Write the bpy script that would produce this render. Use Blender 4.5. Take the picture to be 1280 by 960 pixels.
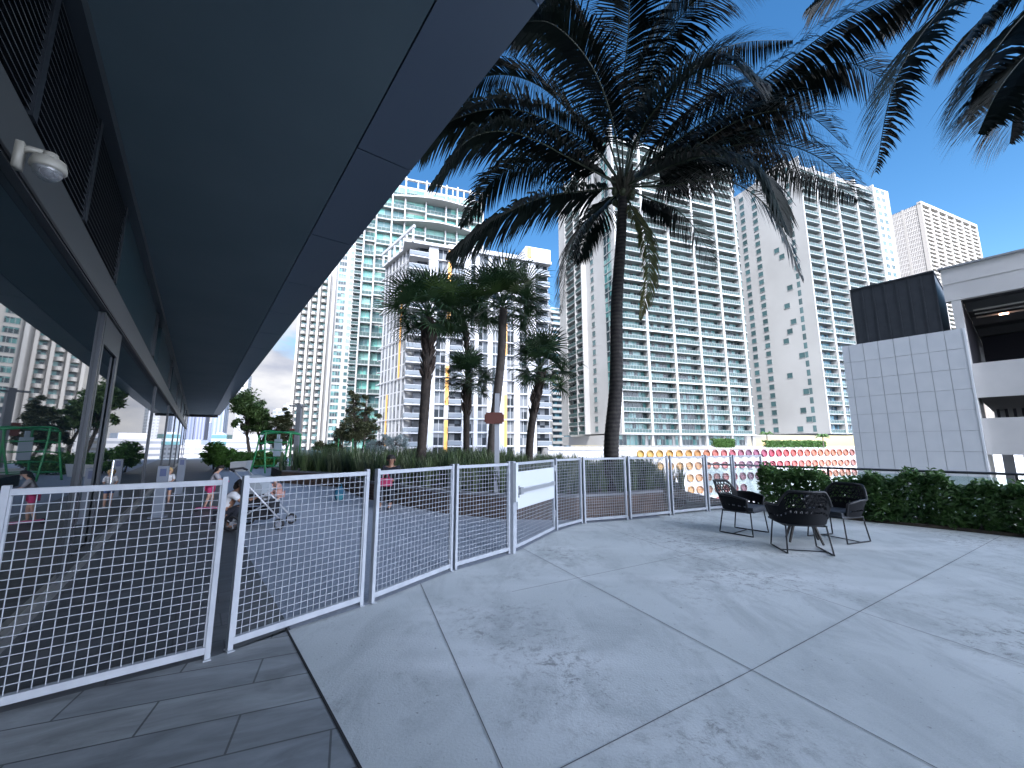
import bpy, math, random
import numpy as np
from mathutils import Vector, Matrix
random.seed(7); rng = np.random.default_rng(7)
R = math.radians
for o in list(bpy.data.objects): bpy.data.objects.remove(o)
S = bpy.context.scene
COL = S.collection

# ------------------------------------------------------------ camera, light
F = 500.0; HZ = 556.0; H = 1.45
TH = math.atan((HZ-480)/F)
cd = bpy.data.cameras.new('camera'); cam = bpy.data.objects.new('camera', cd); COL.objects.link(cam)
cam.location = (0, 0, H); cam.rotation_euler = (math.pi/2+TH, 0, 0)
cd.sensor_width = 36; cd.lens = 36*F/1280; cd.clip_start = 0.05; cd.clip_end = 6000
S.camera = cam
SUN_AZ, SUN_EL = 190.0, 46.0            # compass style: 0 = +Y, clockwise
w = bpy.data.worlds.new("World"); S.world = w; w.use_nodes = True
nt = w.node_tree; N = nt.nodes; L = nt.links; N.clear()
def nn(t, **k):
    n = N.new(t)
    for a, b in k.items(): setattr(n, a, b)
    return n
sky = nn('ShaderNodeTexSky', sky_type='NISHITA', sun_disc=False)
sky.sun_elevation = R(SUN_EL); sky.sun_rotation = R(SUN_AZ); sky.air_density = 1.15; sky.dust_density = 0.25; sky.ozone_density = 1.6
bg = nn('ShaderNodeBackground'); bg.inputs[1].default_value = 0.15
out = nn('ShaderNodeOutputWorld')
tc = nn('ShaderNodeTexCoord'); sep = nn('ShaderNodeSeparateXYZ'); L.new(tc.outputs['Generated'], sep.inputs[0])
mp = nn('ShaderNodeMapping'); mp.inputs['Scale'].default_value = (1, 1, 2.4); L.new(tc.outputs['Generated'], mp.inputs[0])
nz = nn('ShaderNodeTexNoise'); nz.inputs['Scale'].default_value = 3.2; nz.inputs['Detail'].default_value = 9; nz.inputs['Roughness'].default_value = .58; nz.inputs['Distortion'].default_value = .25
L.new(mp.outputs[0], nz.inputs[0])
# cover: more cloud low down and towards the left (-x)
def mth(op, a, b, c=None):
    n = nn('ShaderNodeMath', operation=op)
    for i, q in enumerate((a, b, c)):
        if q is None: continue
        if isinstance(q, (int, float)): n.inputs[i].default_value = q
        else: L.new(q, n.inputs[i])
    return n.outputs[0]
lowz = nn('ShaderNodeMapRange'); lowz.inputs[1].default_value = 0.02; lowz.inputs[2].default_value = .62; lowz.inputs[3].default_value = .27; lowz.inputs[4].default_value = -.22
L.new(sep.outputs[2], lowz.inputs[0])
lx = mth('MULTIPLY', sep.outputs[0], -.24)
back = mth('MULTIPLY', mth('MAXIMUM', mth('MULTIPLY', sep.outputs[1], -1.0), 0.0), .35)      # unseen cloud cover added behind the camera to brighten the shade
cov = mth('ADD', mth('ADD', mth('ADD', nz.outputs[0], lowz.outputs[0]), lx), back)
cr = nn('ShaderNodeMapRange', interpolation_type='SMOOTHSTEP'); cr.inputs[1].default_value = .56; cr.inputs[2].default_value = .74
L.new(cov, cr.inputs[0])
nz2 = nn('ShaderNodeTexNoise'); nz2.inputs['Scale'].default_value = 7; nz2.inputs['Detail'].default_value = 6; L.new(mp.outputs[0], nz2.inputs[0])
cc = nn('ShaderNodeValToRGB'); cc.color_ramp.elements[0].position = .32; cc.color_ramp.elements[1].position = .62
cc.color_ramp.elements[0].color = (1.3, 1.4, 1.7, 1); cc.color_ramp.elements[1].color = (2.4, 2.4, 2.45, 1)
L.new(nz2.outputs[0], cc.inputs[0])
# made-up bright cloud bank, unseen at right behind the camera, added as fill light
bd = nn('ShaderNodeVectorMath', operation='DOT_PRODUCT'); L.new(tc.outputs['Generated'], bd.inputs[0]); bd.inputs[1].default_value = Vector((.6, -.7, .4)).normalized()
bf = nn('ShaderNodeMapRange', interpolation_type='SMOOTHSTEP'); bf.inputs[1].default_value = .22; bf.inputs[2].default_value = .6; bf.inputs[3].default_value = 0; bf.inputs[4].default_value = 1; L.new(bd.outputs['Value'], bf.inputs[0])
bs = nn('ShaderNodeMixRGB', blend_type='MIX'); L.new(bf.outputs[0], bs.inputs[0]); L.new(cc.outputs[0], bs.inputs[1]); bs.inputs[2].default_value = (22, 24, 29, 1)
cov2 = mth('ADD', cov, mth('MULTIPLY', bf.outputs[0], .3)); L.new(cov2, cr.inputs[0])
hsv = nn('ShaderNodeHueSaturation'); hsv.inputs['Saturation'].default_value = 1.33; hsv.inputs['Value'].default_value = .56
L.new(sky.outputs[0], hsv.inputs['Color'])
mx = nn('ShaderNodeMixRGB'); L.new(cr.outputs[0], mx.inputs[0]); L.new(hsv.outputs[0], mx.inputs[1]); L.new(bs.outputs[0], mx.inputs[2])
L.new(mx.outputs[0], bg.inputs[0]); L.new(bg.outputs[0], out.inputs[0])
sd = bpy.data.lights.new('sun', 'SUN'); sun = bpy.data.objects.new('sun', sd); COL.objects.link(sun)
sd.energy = 2.0; sd.angle = R(.5); sd.color = (1, .955, .89)
sdir = Vector((math.sin(R(SUN_AZ))*math.cos(R(SUN_EL)), math.cos(R(SUN_AZ))*math.cos(R(SUN_EL)), math.sin(R(SUN_EL))))
sun.rotation_euler = sdir.to_track_quat('Z', 'Y').to_euler()
vs = S.view_settings; vs.view_transform = 'Standard'; vs.look = 'None'; vs.gamma = 1; vs.exposure = 1.52

# ------------------------------------------------------------ photo geometry (px of the 1280x960 picture -> metres)
def ray(x, y):
    a = x-640; b = 480-y
    return Vector((a, F*math.cos(TH)-b*math.sin(TH), F*math.sin(TH)+b*math.cos(TH)))
def gr(x, y, z=0.0):
    r = ray(x, y); t = (z-H)/r[2]; return Vector((r[0]*t, r[1]*t, z))
def atY(x, y, Y):
    r = ray(x, y); t = Y/r[1]; return Vector((r[0]*t, Y, H+r[2]*t))
def dirv(yaw): return Vector((math.sin(R(yaw)), math.cos(R(yaw)), 0))
def online(P, yaw, x, y):
    d = dirv(yaw); r = ray(x, y)
    det = -d[0]*r[1]+d[1]*r[0]
    s = (P[0]*r[1]-P[1]*r[0])/det
    q = (P[0]+s*d[0], P[1]+s*d[1]); t = q[1]/r[1] if abs(r[1]) > 1e-6 else q[0]/r[0]
    return s, H+t*r[2]

# ------------------------------------------------------------ materials
MATS = {}
def mat(name, col, rough=.6, metal=0, spec=.5, noise=None, bump=None, rnd=None, trans=None, coat=0, alpha=None, ior=None):
    """noise=(scale, colour2, detail) mixes two colours of the thing; bump=(scale,strength); rnd = value spread per object/part"""
    if name in MATS: return MATS[name]
    m = bpy.data.materials.new(name); m.use_nodes = True; MATS[name] = m
    t = m.node_tree; n = t.nodes; l = t.links; p = n['Principled BSDF']
    c = (*col, 1)
    p.inputs['Base Color'].default_value = c; p.inputs['Roughness'].default_value = rough; p.inputs['Metallic'].default_value = metal
    p.inputs['Specular IOR Level'].default_value = spec; p.inputs['Coat Weight'].default_value = coat
    if ior: p.inputs['IOR'].default_value = ior
    o = None
    co = n.new('ShaderNodeTexCoord')
    if noise:
        z = n.new('ShaderNodeTexNoise'); z.inputs['Scale'].default_value = noise[0]; z.inputs['Detail'].default_value = noise[2] if len(noise) > 2 else 5
        l.new(co.outputs['Object'], z.inputs[0])
        mr = n.new('ShaderNodeMapRange'); mr.inputs[1].default_value = .35; mr.inputs[2].default_value = .65; l.new(z.outputs[0], mr.inputs[0])
        x = n.new('ShaderNodeMixRGB'); l.new(mr.outputs[0], x.inputs[0]); x.inputs[1].default_value = c; x.inputs[2].default_value = (*noise[1], 1); o = x.outputs[0]
    if rnd:
        oi = n.new('ShaderNodeObjectInfo'); mr = n.new('ShaderNodeMapRange'); mr.inputs[3].default_value = 1-rnd; mr.inputs[4].default_value = 1+rnd; l.new(oi.outputs['Random'], mr.inputs[0])
        h = n.new('ShaderNodeHueSaturation'); l.new(mr.outputs[0], h.inputs['Value'])
        if o: l.new(o, h.inputs['Color'])
        else: h.inputs['Color'].default_value = c
        o = h.outputs[0]
    if o: l.new(o, p.inputs['Base Color'])
    if bump:
        z = n.new('ShaderNodeTexNoise'); z.inputs['Scale'].default_value = bump[0]; z.inputs['Detail'].default_value = 4; l.new(co.outputs['Object'], z.inputs[0])
        b = n.new('ShaderNodeBump'); b.inputs['Strength'].default_value = bump[1]; b.inputs['Distance'].default_value = .02; l.new(z.outputs[0], b.inputs['Height']); l.new(b.outputs[0], p.inputs['Normal'])
    if trans:
        tr = n.new('ShaderNodeBsdfTranslucent'); tr.inputs[0].default_value = (*[q*1.6 for q in col], 1)
        if o: l.new(o, tr.inputs[0])
        ms = n.new('ShaderNodeMixShader'); ms.inputs[0].default_value = trans; l.new(p.outputs[0], ms.inputs[1]); l.new(tr.outputs[0], ms.inputs[2]); l.new(ms.outputs[0], n['Material Output'].inputs[0])
    if alpha is not None:
        tr = n.new('ShaderNodeBsdfTransparent'); tr.inputs[0].default_value = (.9, .97, .96, 1)
        ms = n.new('ShaderNodeMixShader'); ms.inputs[0].default_value = alpha; l.new(tr.outputs[0], ms.inputs[1]); l.new(p.outputs[0], ms.inputs[2]); l.new(ms.outputs[0], n['Material Output'].inputs[0])
    return m

def leafmat(name, c1, c2, c3=None, scale=2.0, trans=.25, rough=.45, spec=.4):
    if name in MATS: return MATS[name]
    m = mat(name, c1, rough, noise=(scale, c2, 3), rnd=.18, trans=trans, spec=spec)
    return m

def concrete_mat():
    m = bpy.data.materials.new('terrace_concrete'); m.use_nodes = True; t = m.node_tree; n = t.nodes; l = t.links; p = n['Principled BSDF']
    co = n.new('ShaderNodeTexCoord')
    def noise(s, d=5, r=.55, sc=None, dist=0):
        z = n.new('ShaderNodeTexNoise'); z.inputs['Scale'].default_value = s; z.inputs['Detail'].default_value = d; z.inputs['Roughness'].default_value = r; z.inputs['Distortion'].default_value = dist
        if sc:
            q = n.new('ShaderNodeMapping'); q.inputs['Scale'].default_value = sc; q.inputs['Rotation'].default_value = (0, 0, R(-25)); l.new(co.outputs['Object'], q.inputs[0]); l.new(q.outputs[0], z.inputs[0])
        else: l.new(co.outputs['Object'], z.inputs[0])
        return z.outputs[0]
    def rng_(src, a, b, c=0, d=1):
        r = n.new('ShaderNodeMapRange'); r.inputs[1].default_value = a; r.inputs[2].default_value = b; r.inputs[3].default_value = c; r.inputs[4].default_value = d; l.new(src, r.inputs[0]); return r.outputs[0]
    def mix(f, a, b, mode='MIX'):
        x = n.new('ShaderNodeMixRGB'); x.blend_type = mode
        for i, q in enumerate((f, a, b)):
            if isinstance(q, tuple): x.inputs[i].default_value = (*q, 1)
            elif isinstance(q, float): x.inputs[i].default_value = q
            else: l.new(q, x.inputs[i])
        return x.outputs[0]
    base = mix(rng_(noise(.55, 4), .35, .65), (.435, .465, .455), (.54, .565, .555))
    base = mix(rng_(noise(2.2, 8, .7, (1, .45, 1), .6), .47, .62), base, (.38, .405, .40))     # cloudy wear
    base = mix(rng_(noise(.9, 3, .5, (.4, 1.3, 1)), .56, .7), base, (.59, .61, .6))          # pale drifts
    patch = rng_(noise(.5, 4, .6), .47, .6); fine = rng_(noise(9, 9, .85, None, .4), .50, .6)
    mm = n.new('ShaderNodeMath'); mm.operation = 'MULTIPLY'; l.new(patch, mm.inputs[0]); l.new(fine, mm.inputs[1])
    m2 = n.new('ShaderNodeMath'); m2.operation = 'MULTIPLY'; l.new(mm.outputs[0], m2.inputs[0]); m2.inputs[1].default_value = 1.0
    base = mix(m2.outputs[0], base, (.2, .205, .2))                                              # grime speckle
    base = mix(rng_(noise(26, 3, .6), .66, .72, 0, .7), base, (.16, .16, .155))                # dark spots
    base = mix(rng_(noise(130, 2), .35, .65, 0, .22), base, (.62, .64, .64))
    base = mix(rng_(noise(420, 2), .58, .7, 0, .5), base, (.2, .2, .2))                     # grain
    l.new(base, p.inputs['Base Color']); p.inputs['Roughness'].default_value = .85; p.inputs['Specular IOR Level'].default_value = .3
    b = n.new('ShaderNodeBump'); b.inputs['Strength'].default_value = .25; b.inputs['Distance'].default_value = .01; l.new(noise(60, 5), b.inputs['Height']); l.new(b.outputs[0], p.inputs['Normal'])
    return m
def paver_mat(name, a, b2, mortar, yaw, bw, bh, msize=.006, grain=14.):
    m = bpy.data.materials.new(name); m.use_nodes = True; t = m.node_tree; n = t.nodes; l = t.links; p = n['Principled BSDF']
    co = n.new('ShaderNodeTexCoord'); mp = n.new('ShaderNodeMapping'); mp.inputs['Rotation'].default_value = (0, 0, -R(90-yaw)); l.new(co.outputs['Object'], mp.inputs[0])
    br = n.new('ShaderNodeTexBrick'); br.offset = .5; br.offset_frequency = 2; br.inputs['Scale'].default_value = 1
    br.inputs['Brick Width'].default_value = bw; br.inputs['Row Height'].default_value = bh; br.inputs['Mortar Size'].default_value = msize; br.inputs['Mortar Smooth'].default_value = .2; br.inputs['Bias'].default_value = -.2
    br.inputs['Color1'].default_value = (*a, 1); br.inputs['Color2'].default_value = (*b2, 1); br.inputs['Mortar'].default_value = (*mortar, 1); l.new(mp.outputs[0], br.inputs[0])
    z = n.new('ShaderNodeTexNoise'); z.inputs['Scale'].default_value = grain/4; z.inputs['Detail'].default_value = 8; z.inputs['Roughness'].default_value = .65; z.inputs['Distortion'].default_value = .5
    m3 = n.new('ShaderNodeMapping'); m3.inputs['Scale'].default_value = (.5, 1.6, 1); l.new(mp.outputs[0], m3.inputs[0]); l.new(m3.outputs[0], z.inputs[0])
    mr = n.new('ShaderNodeMapRange'); mr.inputs[1].default_value = .35; mr.inputs[2].default_value = .65; mr.inputs[3].default_value = .72; mr.inputs[4].default_value = 1.3; l.new(z.outputs[0], mr.inputs[0])
    h = n.new('ShaderNodeHueSaturation'); l.new(br.outputs[0], h.inputs['Color']); l.new(mr.outputs[0], h.inputs['Value']); l.new(h.outputs[0], p.inputs['Base Color'])
    p.inputs['Roughness'].default_value = .5
    bm = n.new('ShaderNodeBump'); bm.inputs['Strength'].default_value = .3; bm.inputs['Distance'].default_value = .012; l.new(z.outputs[0], bm.inputs['Height']); l.new(bm.outputs[0], p.inputs['Normal'])
    return m

def grid_mat(name, wall, glass, cw, ch, fw=.6, fh=.55, rough=.4):
    """far facades: window grid in object coordinates, on walls facing x or y"""
    m = bpy.data.materials.new(name); m.use_nodes = True; t = m.node_tree; n = t.nodes; l = t.links; p = n['Principled BSDF']
    co = n.new('ShaderNodeTexCoord'); s = n.new('ShaderNodeSeparateXYZ'); l.new(co.outputs['Object'], s.inputs[0])
    def M(op, a, b):
        q = n.new('ShaderNodeMath'); q.operation = op
        for i, v in enumerate((a, b)):
            if isinstance(v, (int, float)): q.inputs[i].default_value = v
            else: l.new(v, q.inputs[i])
        return q.outputs[0]
    u = M('FRACT', M('DIVIDE', M('ADD', s.outputs[0], s.outputs[1]), cw), 0); v = M('FRACT', M('DIVIDE', s.outputs[2], ch), 0)
    f = M('MULTIPLY', M('LESS_THAN', u, fw), M('LESS_THAN', v, fh))
    ge = n.new('ShaderNodeNewGeometry'); s2 = n.new('ShaderNodeSeparateXYZ'); l.new(ge.outputs['Normal'], s2.inputs[0]); f = M('MULTIPLY', f, M('LESS_THAN', M('ABSOLUTE', s2.outputs[2], 0), .5))
    x = n.new('ShaderNodeMixRGB'); l.new(f, x.inputs[0]); x.inputs[1].default_value = (*wall, 1); x.inputs[2].default_value = (*glass, 1); l.new(x.outputs[0], p.inputs['Base Color'])
    r = n.new('ShaderNodeMapRange'); r.inputs[3].default_value = .7; r.inputs[4].default_value = .15; l.new(f, r.inputs[0]); l.new(r.outputs[0], p.inputs['Roughness'])
    return m
def pane_mat(name, c1, c2, dark, fd=.35, cell=(1.3, 1.3, 3.0), yaw=71., sp=.3):
    """balcony glazing: each bit of a pane shows glass, blind or a dark room"""
    m = bpy.data.materials.new(name); m.use_nodes = True; t = m.node_tree; n = t.nodes; l = t.links; p = n['Principled BSDF']
    g = n.new('ShaderNodeNewGeometry'); mp = n.new('ShaderNodeMapping'); mp.vector_type = 'POINT'; mp.inputs['Rotation'].default_value = (0, 0, -R(90-yaw))
    mp.inputs['Scale'].default_value = (1, 1, 1)
    l.new(g.outputs['Position'], mp.inputs[0])
    sn = n.new('ShaderNodeVectorMath'); sn.operation = 'DIVIDE'; l.new(mp.outputs[0], sn.inputs[0]); sn.inputs[1].default_value = cell
    fl = n.new('ShaderNodeVectorMath'); fl.operation = 'FLOOR'; l.new(sn.outputs[0], fl.inputs[0])
    wn = n.new('ShaderNodeTexWhiteNoise'); l.new(fl.outputs[0], wn.inputs[0])
    cr = n.new('ShaderNodeValToRGB'); cr.color_ramp.interpolation = 'CONSTANT'; e = cr.color_ramp.elements
    e[0].position = 0; e[0].color = (*dark, 1); e[1].position = fd; e[1].color = (*c1, 1)
    k = e.new(.5+fd/2); k.color = (*c2, 1)
    l.new(wn.outputs[0], cr.inputs[0]); l.new(cr.outputs[0], p.inputs['Base Color'])
    p.inputs['Roughness'].default_value = .25; p.inputs['Specular IOR Level'].default_value = sp
    return m

# ------------------------------------------------------------ mesh builder
class MB:
    def __init__(s): s.v = []; s.f = []; s.m = []
    def add(s, vs, fs, m=0):
        o = len(s.v); s.v.extend([tuple(q) for q in vs]); s.f.extend([tuple(i+o for i in f) for f in fs]); s.m.extend([m]*len(fs)); return s
    def box(s, x0, x1, y0, y1, z0, z1, m=0, M=None):
        p = [Vector(q) for q in ((x0,y0,z0),(x1,y0,z0),(x1,y1,z0),(x0,y1,z0),(x0,y0,z1),(x1,y0,z1),(x1,y1,z1),(x0,y1,z1))]
        if M: p = [M@q for q in p]
        return s.add(p, ((0,3,2,1),(4,5,6,7),(0,1,5,4),(1,2,6,5),(2,3,7,6),(3,0,4,7)), m)
    def bar(s, a, b, w, h=None, m=0, up=(0,0,1)):
        a = Vector(a); b = Vector(b); h = w if h is None else h
        d = (b-a).normalized(); u = Vector(up)
        if abs(d.dot(u)) > .98: u = Vector((0,1,0))
        x = d.cross(u).normalized(); y = x.cross(d).normalized()
        p = [c+x*i*w/2+y*j*h/2 for c in (a,b) for i,j in ((-1,-1),(1,-1),(1,1),(-1,1))]
        return s.add(p, ((0,3,2,1),(4,5,6,7),(0,1,5,4),(1,2,6,5),(2,3,7,6),(3,0,4,7)), m)
    def tube(s, pts, rad, n=8, m=0, cap=True, closed=False):
        pts = [Vector(q) for q in pts]; k = len(pts)
        if not hasattr(rad, '__len__'): rad = [rad]*k
        rings = []; prev = None
        for i, q in enumerate(pts):
            if closed: d = (pts[(i+1) % k]-pts[i-1]).normalized()
            else: d = (pts[min(i+1,k-1)]-pts[max(i-1,0)]).normalized()
            if prev is None:
                u = Vector((0,0,1)) if abs(d.z) < .9 else Vector((1,0,0)); x = d.cross(u).normalized()
            else: x = (prev-d*prev.dot(d)).normalized()
            prev = x; y = d.cross(x)
            rings.append([q+(x*math.cos(2*math.pi*j/n)+y*math.sin(2*math.pi*j/n))*rad[i] for j in range(n)])
        vs = [p for r in rings for p in r]; fs = []
        for i in range(k if closed else k-1):
            a = i*n; b = ((i+1) % k)*n
            for j in range(n): fs.append((a+j, a+(j+1) % n, b+(j+1) % n, b+j))
        if cap and not closed: fs.append(tuple(range(n))[::-1]); fs.append(tuple(range((k-1)*n, k*n)))
        return s.add(vs, fs, m)
    def ell(s, c, r, nu=14, nv=9, m=0, v0=0., v1=1., M=None):
        c = Vector(c); vs = []; fs = []
        for i in range(nv+1):
            t = math.pi*(v0+(v1-v0)*i/nv)
            for j in range(nu):
                a = 2*math.pi*j/nu; q = Vector((r[0]*math.sin(t)*math.cos(a), r[1]*math.sin(t)*math.sin(a), r[2]*math.cos(t)))
                vs.append((M@q if M else q)+c)
        for i in range(nv):
            for j in range(nu): fs.append((i*nu+j, (i+1)*nu+j, (i+1)*nu+(j+1) % nu, i*nu+(j+1) % nu))
        return s.add(vs, fs, m)
    def cyl(s, a, b, r, n=14, m=0): return s.tube([a, b], r, n, m)
    def prism(s, poly, z0, z1, m=0):
        k = len(poly); vs = [(x,y,z0) for x,y in poly]+[(x,y,z1) for x,y in poly]
        fs = [tuple(range(k))[::-1], tuple(range(k,2*k))]+[(i,(i+1)%k,k+(i+1)%k,k+i) for i in range(k)]
        return s.add(vs, fs, m)
    def sheet(s, poly, z, m=0): return s.add([(x,y,z) for x,y in poly], [tuple(range(len(poly)))], m)
    def xf(s, M): s.v = [tuple(M@Vector(q)) for q in s.v]; return s
    def merge(s, o, off=(0,0,0), m=None):
        k = len(s.v); s.v.extend([(a+off[0],b+off[1],c+off[2]) for a,b,c in o.v]); s.f.extend([tuple(i+k for i in f) for f in o.f]); s.m.extend(o.m if m is None else [m]*len(o.f)); return s
    def mesh(s, name, mats, smooth=False):
        me = bpy.data.meshes.new(name); me.from_pydata(s.v, [], s.f)
        for q in (mats if isinstance(mats, (list, tuple)) else [mats]): me.materials.append(q)
        me.polygons.foreach_set('material_index', s.m)
        if smooth: me.polygons.foreach_set('use_smooth', [True]*len(s.f))
        me.update(); return me
    def build(s, name, mats, parent=None, world=False, smooth=False):
        if world and parent:
            Mi = pm(parent).inverted(); s.xf(Mi)
        me = s.mesh(name, mats, smooth); return link(name, me, parent)
def pm(o):
    M = o.matrix_basis.copy()
    while o.parent: o = o.parent; M = o.matrix_basis@M
    return M
def link(name, me, parent=None, loc=None):
    o = bpy.data.objects.new(name, me); COL.objects.link(o)
    if parent: o.parent = parent
    if loc is not None: o.location = loc
    return o
def thing(name, label, cat, loc=(0,0,0), rz=0., group=None):
    o = bpy.data.objects.new(name, None); COL.objects.link(o); o.location = loc; o.rotation_euler = (0,0,rz); o.empty_display_size = .2
    tag(o, label, cat, group); return o
def tag(o, label=None, cat=None, group=None, kind=None):
    if label: o['label'] = label
    if cat: o['category'] = cat
    if group: o['group'] = group
    if kind: o['kind'] = kind
    return o
def struct(name, mb, m): return tag(mb.build(name, m), kind='structure')
def cells(root, name, mb, mats, pos, cap=100, stuff=True):
    """repeat one part: `cap` of them as parts of their own, the rest as one"""
    me = mb.mesh(name, mats)
    for p in pos[:cap]: link(name, me, root, p)
    if len(pos) > cap and stuff:
        q = MB()
        for p in pos[cap:]: q.merge(mb, p)
        tag(q.build(name+'_rows', mats, root), kind='stuff')

# palette
WHITE = mat('white_paint', (.40, .405, .42), .55, noise=(.25, (.36, .365, .38), 4))
TWHITE = mat('tower_white', (.375, .37, .36), .6, noise=(.06, (.32, .315, .305), 5))
CREAM = mat('tower_cream', (.36, .345, .32), .65, noise=(.08, (.32, .305, .285), 4))
RAILW = mat('rail_white', (.25, .26, .255), .5)
RAILG = mat('rail_glass', (.05, .08, .078), .5, spec=.1)
SGLASS = mat('shade_glass', (.05, .10, .105), .1, spec=.8, rnd=.3)
PANE_D = pane_mat('teal_pane', (.055, .15, .145), (.14, .25, .24), (.02, .035, .04), .45)
PANE_B = pane_mat('green_pane', (.13, .34, .29), (.24, .44, .38), (.08, .16, .16), .3, (3.1, 3.1, 3.4))
PANE_F = pane_mat('blue_pane', (.07, .18, .22), (.12, .23, .28), (.025, .05, .07), .5)
PANE_C = pane_mat('smoke_pane', (.08, .095, .11), (.16, .17, .18), (.02, .025, .03), .45, (1.2, 1.2, 3.0), sp=.06)
ORANGE = mat('orange_panel', (.72, .36, .08), .5)
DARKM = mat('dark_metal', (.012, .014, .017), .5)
CHAIRM = mat('chair_black', (.004, .005, .007), .7, spec=.2)
FENCEW = mat('fence_white', (.37, .395, .43), .45, noise=(9, (.32, .345, .38), 3))
# ============================================================ SETTING
WY = -37.9; DW = .98
WD = dirv(WY); WN = Vector((-math.cos(R(WY)), math.sin(R(WY)), 0))      # WN points into our building
P0 = WN*DW
def wp(u, v, z=0): q = P0+WD*u-WN*v; return Vector((q.x, q.y, z))
def xy(p): return (p[0], p[1])

# street far below and the podium deck
struct('street_ground', MB().box(-2500, 2500, -2500, 2500, -16, -15), mat('street_asphalt', (.07, .07, .072), .85, noise=(.02, (.12, .13, .11))))
HF = [Vector((5.3, 9.52, 0)), Vector((10.4, 4.2, 0))]; HD = (HF[1]-HF[0]).normalized(); HN = Vector((-HD.y, HD.x, 0))
if HN.y < 0: HN = -HN
E0 = HF[0]-HD*1.2+HN*1.35; E1 = HF[1]+HD*6+HN*1.35
far0 = E0+WD*42
deck = [xy(wp(-24, -.2)), xy(E1), xy(E0), xy(far0), xy(wp(58, -.2))]
CONC = concrete_mat()
struct('terrace_floor', MB().prism(deck, -15.5, 0), CONC)
fence_pts = [(-2.9, 2.34), (-2.07, 2.99), (-2.02, 3.08), (-1.37, 3.91), (-1.31, 3.95), (-.71, 4.92), (-.68, 4.95), (-.04, 5.67), (.03, 5.76), (.71, 7.05), (.75, 7.12), (1.3, 7.75), (1.35, 7.78), (2.26, 8.14), (2.32, 8.17), (3.3, 8.65), (3.36, 8.68), (4.31, 9.16), (4.36, 9.18), (5.13, 9.52), (5.17, 9.54), (6.15, 10.05)]
near_p = [xy(wp(-9, .02)), (4.35, -4.25), (.75, .25), (-1.79, 3.43), (-2.05, 3.03), (-2.85, 2.38), xy(wp(3.3, .02))]
struct('slate_paving', MB().sheet(near_p, .004), paver_mat('slate', (.17, .185, .195), (.26, .275, .275), (.06, .065, .068), 68, .92, .31))
darkp = [(-2.85, 2.38), (-2.05, 3.03), (-1.75, 3.42), (-3.33, 5.37), xy(wp(14, 1.8)), xy(wp(52, 1.8)), xy(wp(52, .02)), xy(wp(3.3, .02))]
struct('dark_walkway', MB().sheet(darkp, .004), paver_mat('dark_pavers', (.06, .068, .078), (.085, .092, .102), (.03, .034, .04), 52, .6, .3))
play = [(-1.75, 3.42), (-1.34, 3.88), (-.7, 4.88), (0, 5.64), (.72, 7.02), (1.3, 7.72), (3.0, 8.4), (3.2, 12), xy(E0+WD*3-HN*.3), xy(far0-HN*.3), xy(wp(52, 1.8)), xy(wp(14, 1.8)), (-3.33, 5.37)]
struct('play_surface', MB().sheet(play, .008), mat('play_rubber', (.235, .265, .315), .8, noise=(40, (.30, .33, .38), 2), bump=(50, .2)))
# saw-cut joints in the concrete
jm = MB()
def joint(a, b, wd=.006, z=.0045): 
    a = Vector((*a, 0)); b = Vector((*b, 0)); d = (b-a).normalized(); n_ = Vector((-d.y, d.x, 0))*wd/2
    jm.add([(q.x, q.y, z) for q in (a-n_, b-n_, b+n_, a+n_)], [(0, 1, 2, 3)])
joint((.62, .3), (-.97, 4.5)); joint((2.95, -.2), (.12, 6.0)); joint((4.7, -.2), (3.05, 3.77)); joint((3.05, 3.77), (1.52, 7.7))
joint((-.62, .4+1.15), (1.53, 2.83)); joint((1.53, 2.83), (3.05, 3.77)); joint((3.05, 3.77), (7.9, 6.75)); joint((0, 4.25), (3.3, 6.15), .006); joint((.23+.9, 8.0-.1), (1.3, 7.7), .004)
struct('floor_joint', jm, mat('joint_dark', (.10, .105, .11), .9))
jm = MB(); joint((4.35, -4.25), (-1.8, 3.44), .016, .007); struct('paving_edge_gap', jm, mat('joint_black', (.012, .013, .015), .9))

# ============================================================ OUR BUILDING (wall, soffit, tower over it)
B = thing('podium_building', 'dark glass fronted building with deep blue grey soffit running along the left side', 'building', P0, R(90-WY))
GL = mat('facade_glass', (.008, .014, .018), .015, spec=1.0, ior=1.75)
FR = mat('facade_frame', (.028, .034, .042), .35, metal=.3); BEAM = mat('beam_paint', (.06, .068, .072), .45, metal=.1)
UP = mat('upper_panel', (.02, .045, .055), .2, spec=.6); SOF = mat('soffit_panel', (.11, .16, .185), .6, noise=(.7, (.13, .18, .205), 5), bump=(300, .1)); BAND = mat('soffit_band', (.13, .165, .22), .35, metal=.15)
LV = mat('louvre_black', (.012, .015, .02), .5)
ms = [-12, -5.6, .1, 6.4, 7.62] + [7.62+6.3*k for k in range(1, 8)]      # mullion positions
MB().box(-12, 52, -.03, .1, 0, .10).build('base_track', mat('track_metal', (.3, .31, .32), .35, metal=.6), B)
for a, b in zip(ms[:-1], ms[1:]):
    MB().box(a+.05, b-.05, .02, .05, .1, 2.96).build('glass_pane', GL, B)
for i, a in enumerate(ms):
    MB().box(a-.034, a+.034, -.010, .12, .0, 2.962).build('mullion', FR, B)
d = MB().box(6.45, 7.57, -.012, .01, 2.62, 2.95).box(6.45, 6.53, -.012, .01, .1, 2.62).box(7.49, 7.57, -.012, .01, .1, 2.62).box(6.53, 7.49, -.012, .01, .1, .22).build('door', FR, B)
MB().tube([(7.38, -.09, .95), (7.38, -.14, .95), (7.38, -.14, 1.25), (7.38, -.09, 1.25)], .014).build('handle', mat('steel', (.6, .62, .64), .25, metal=.9), d)
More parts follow.
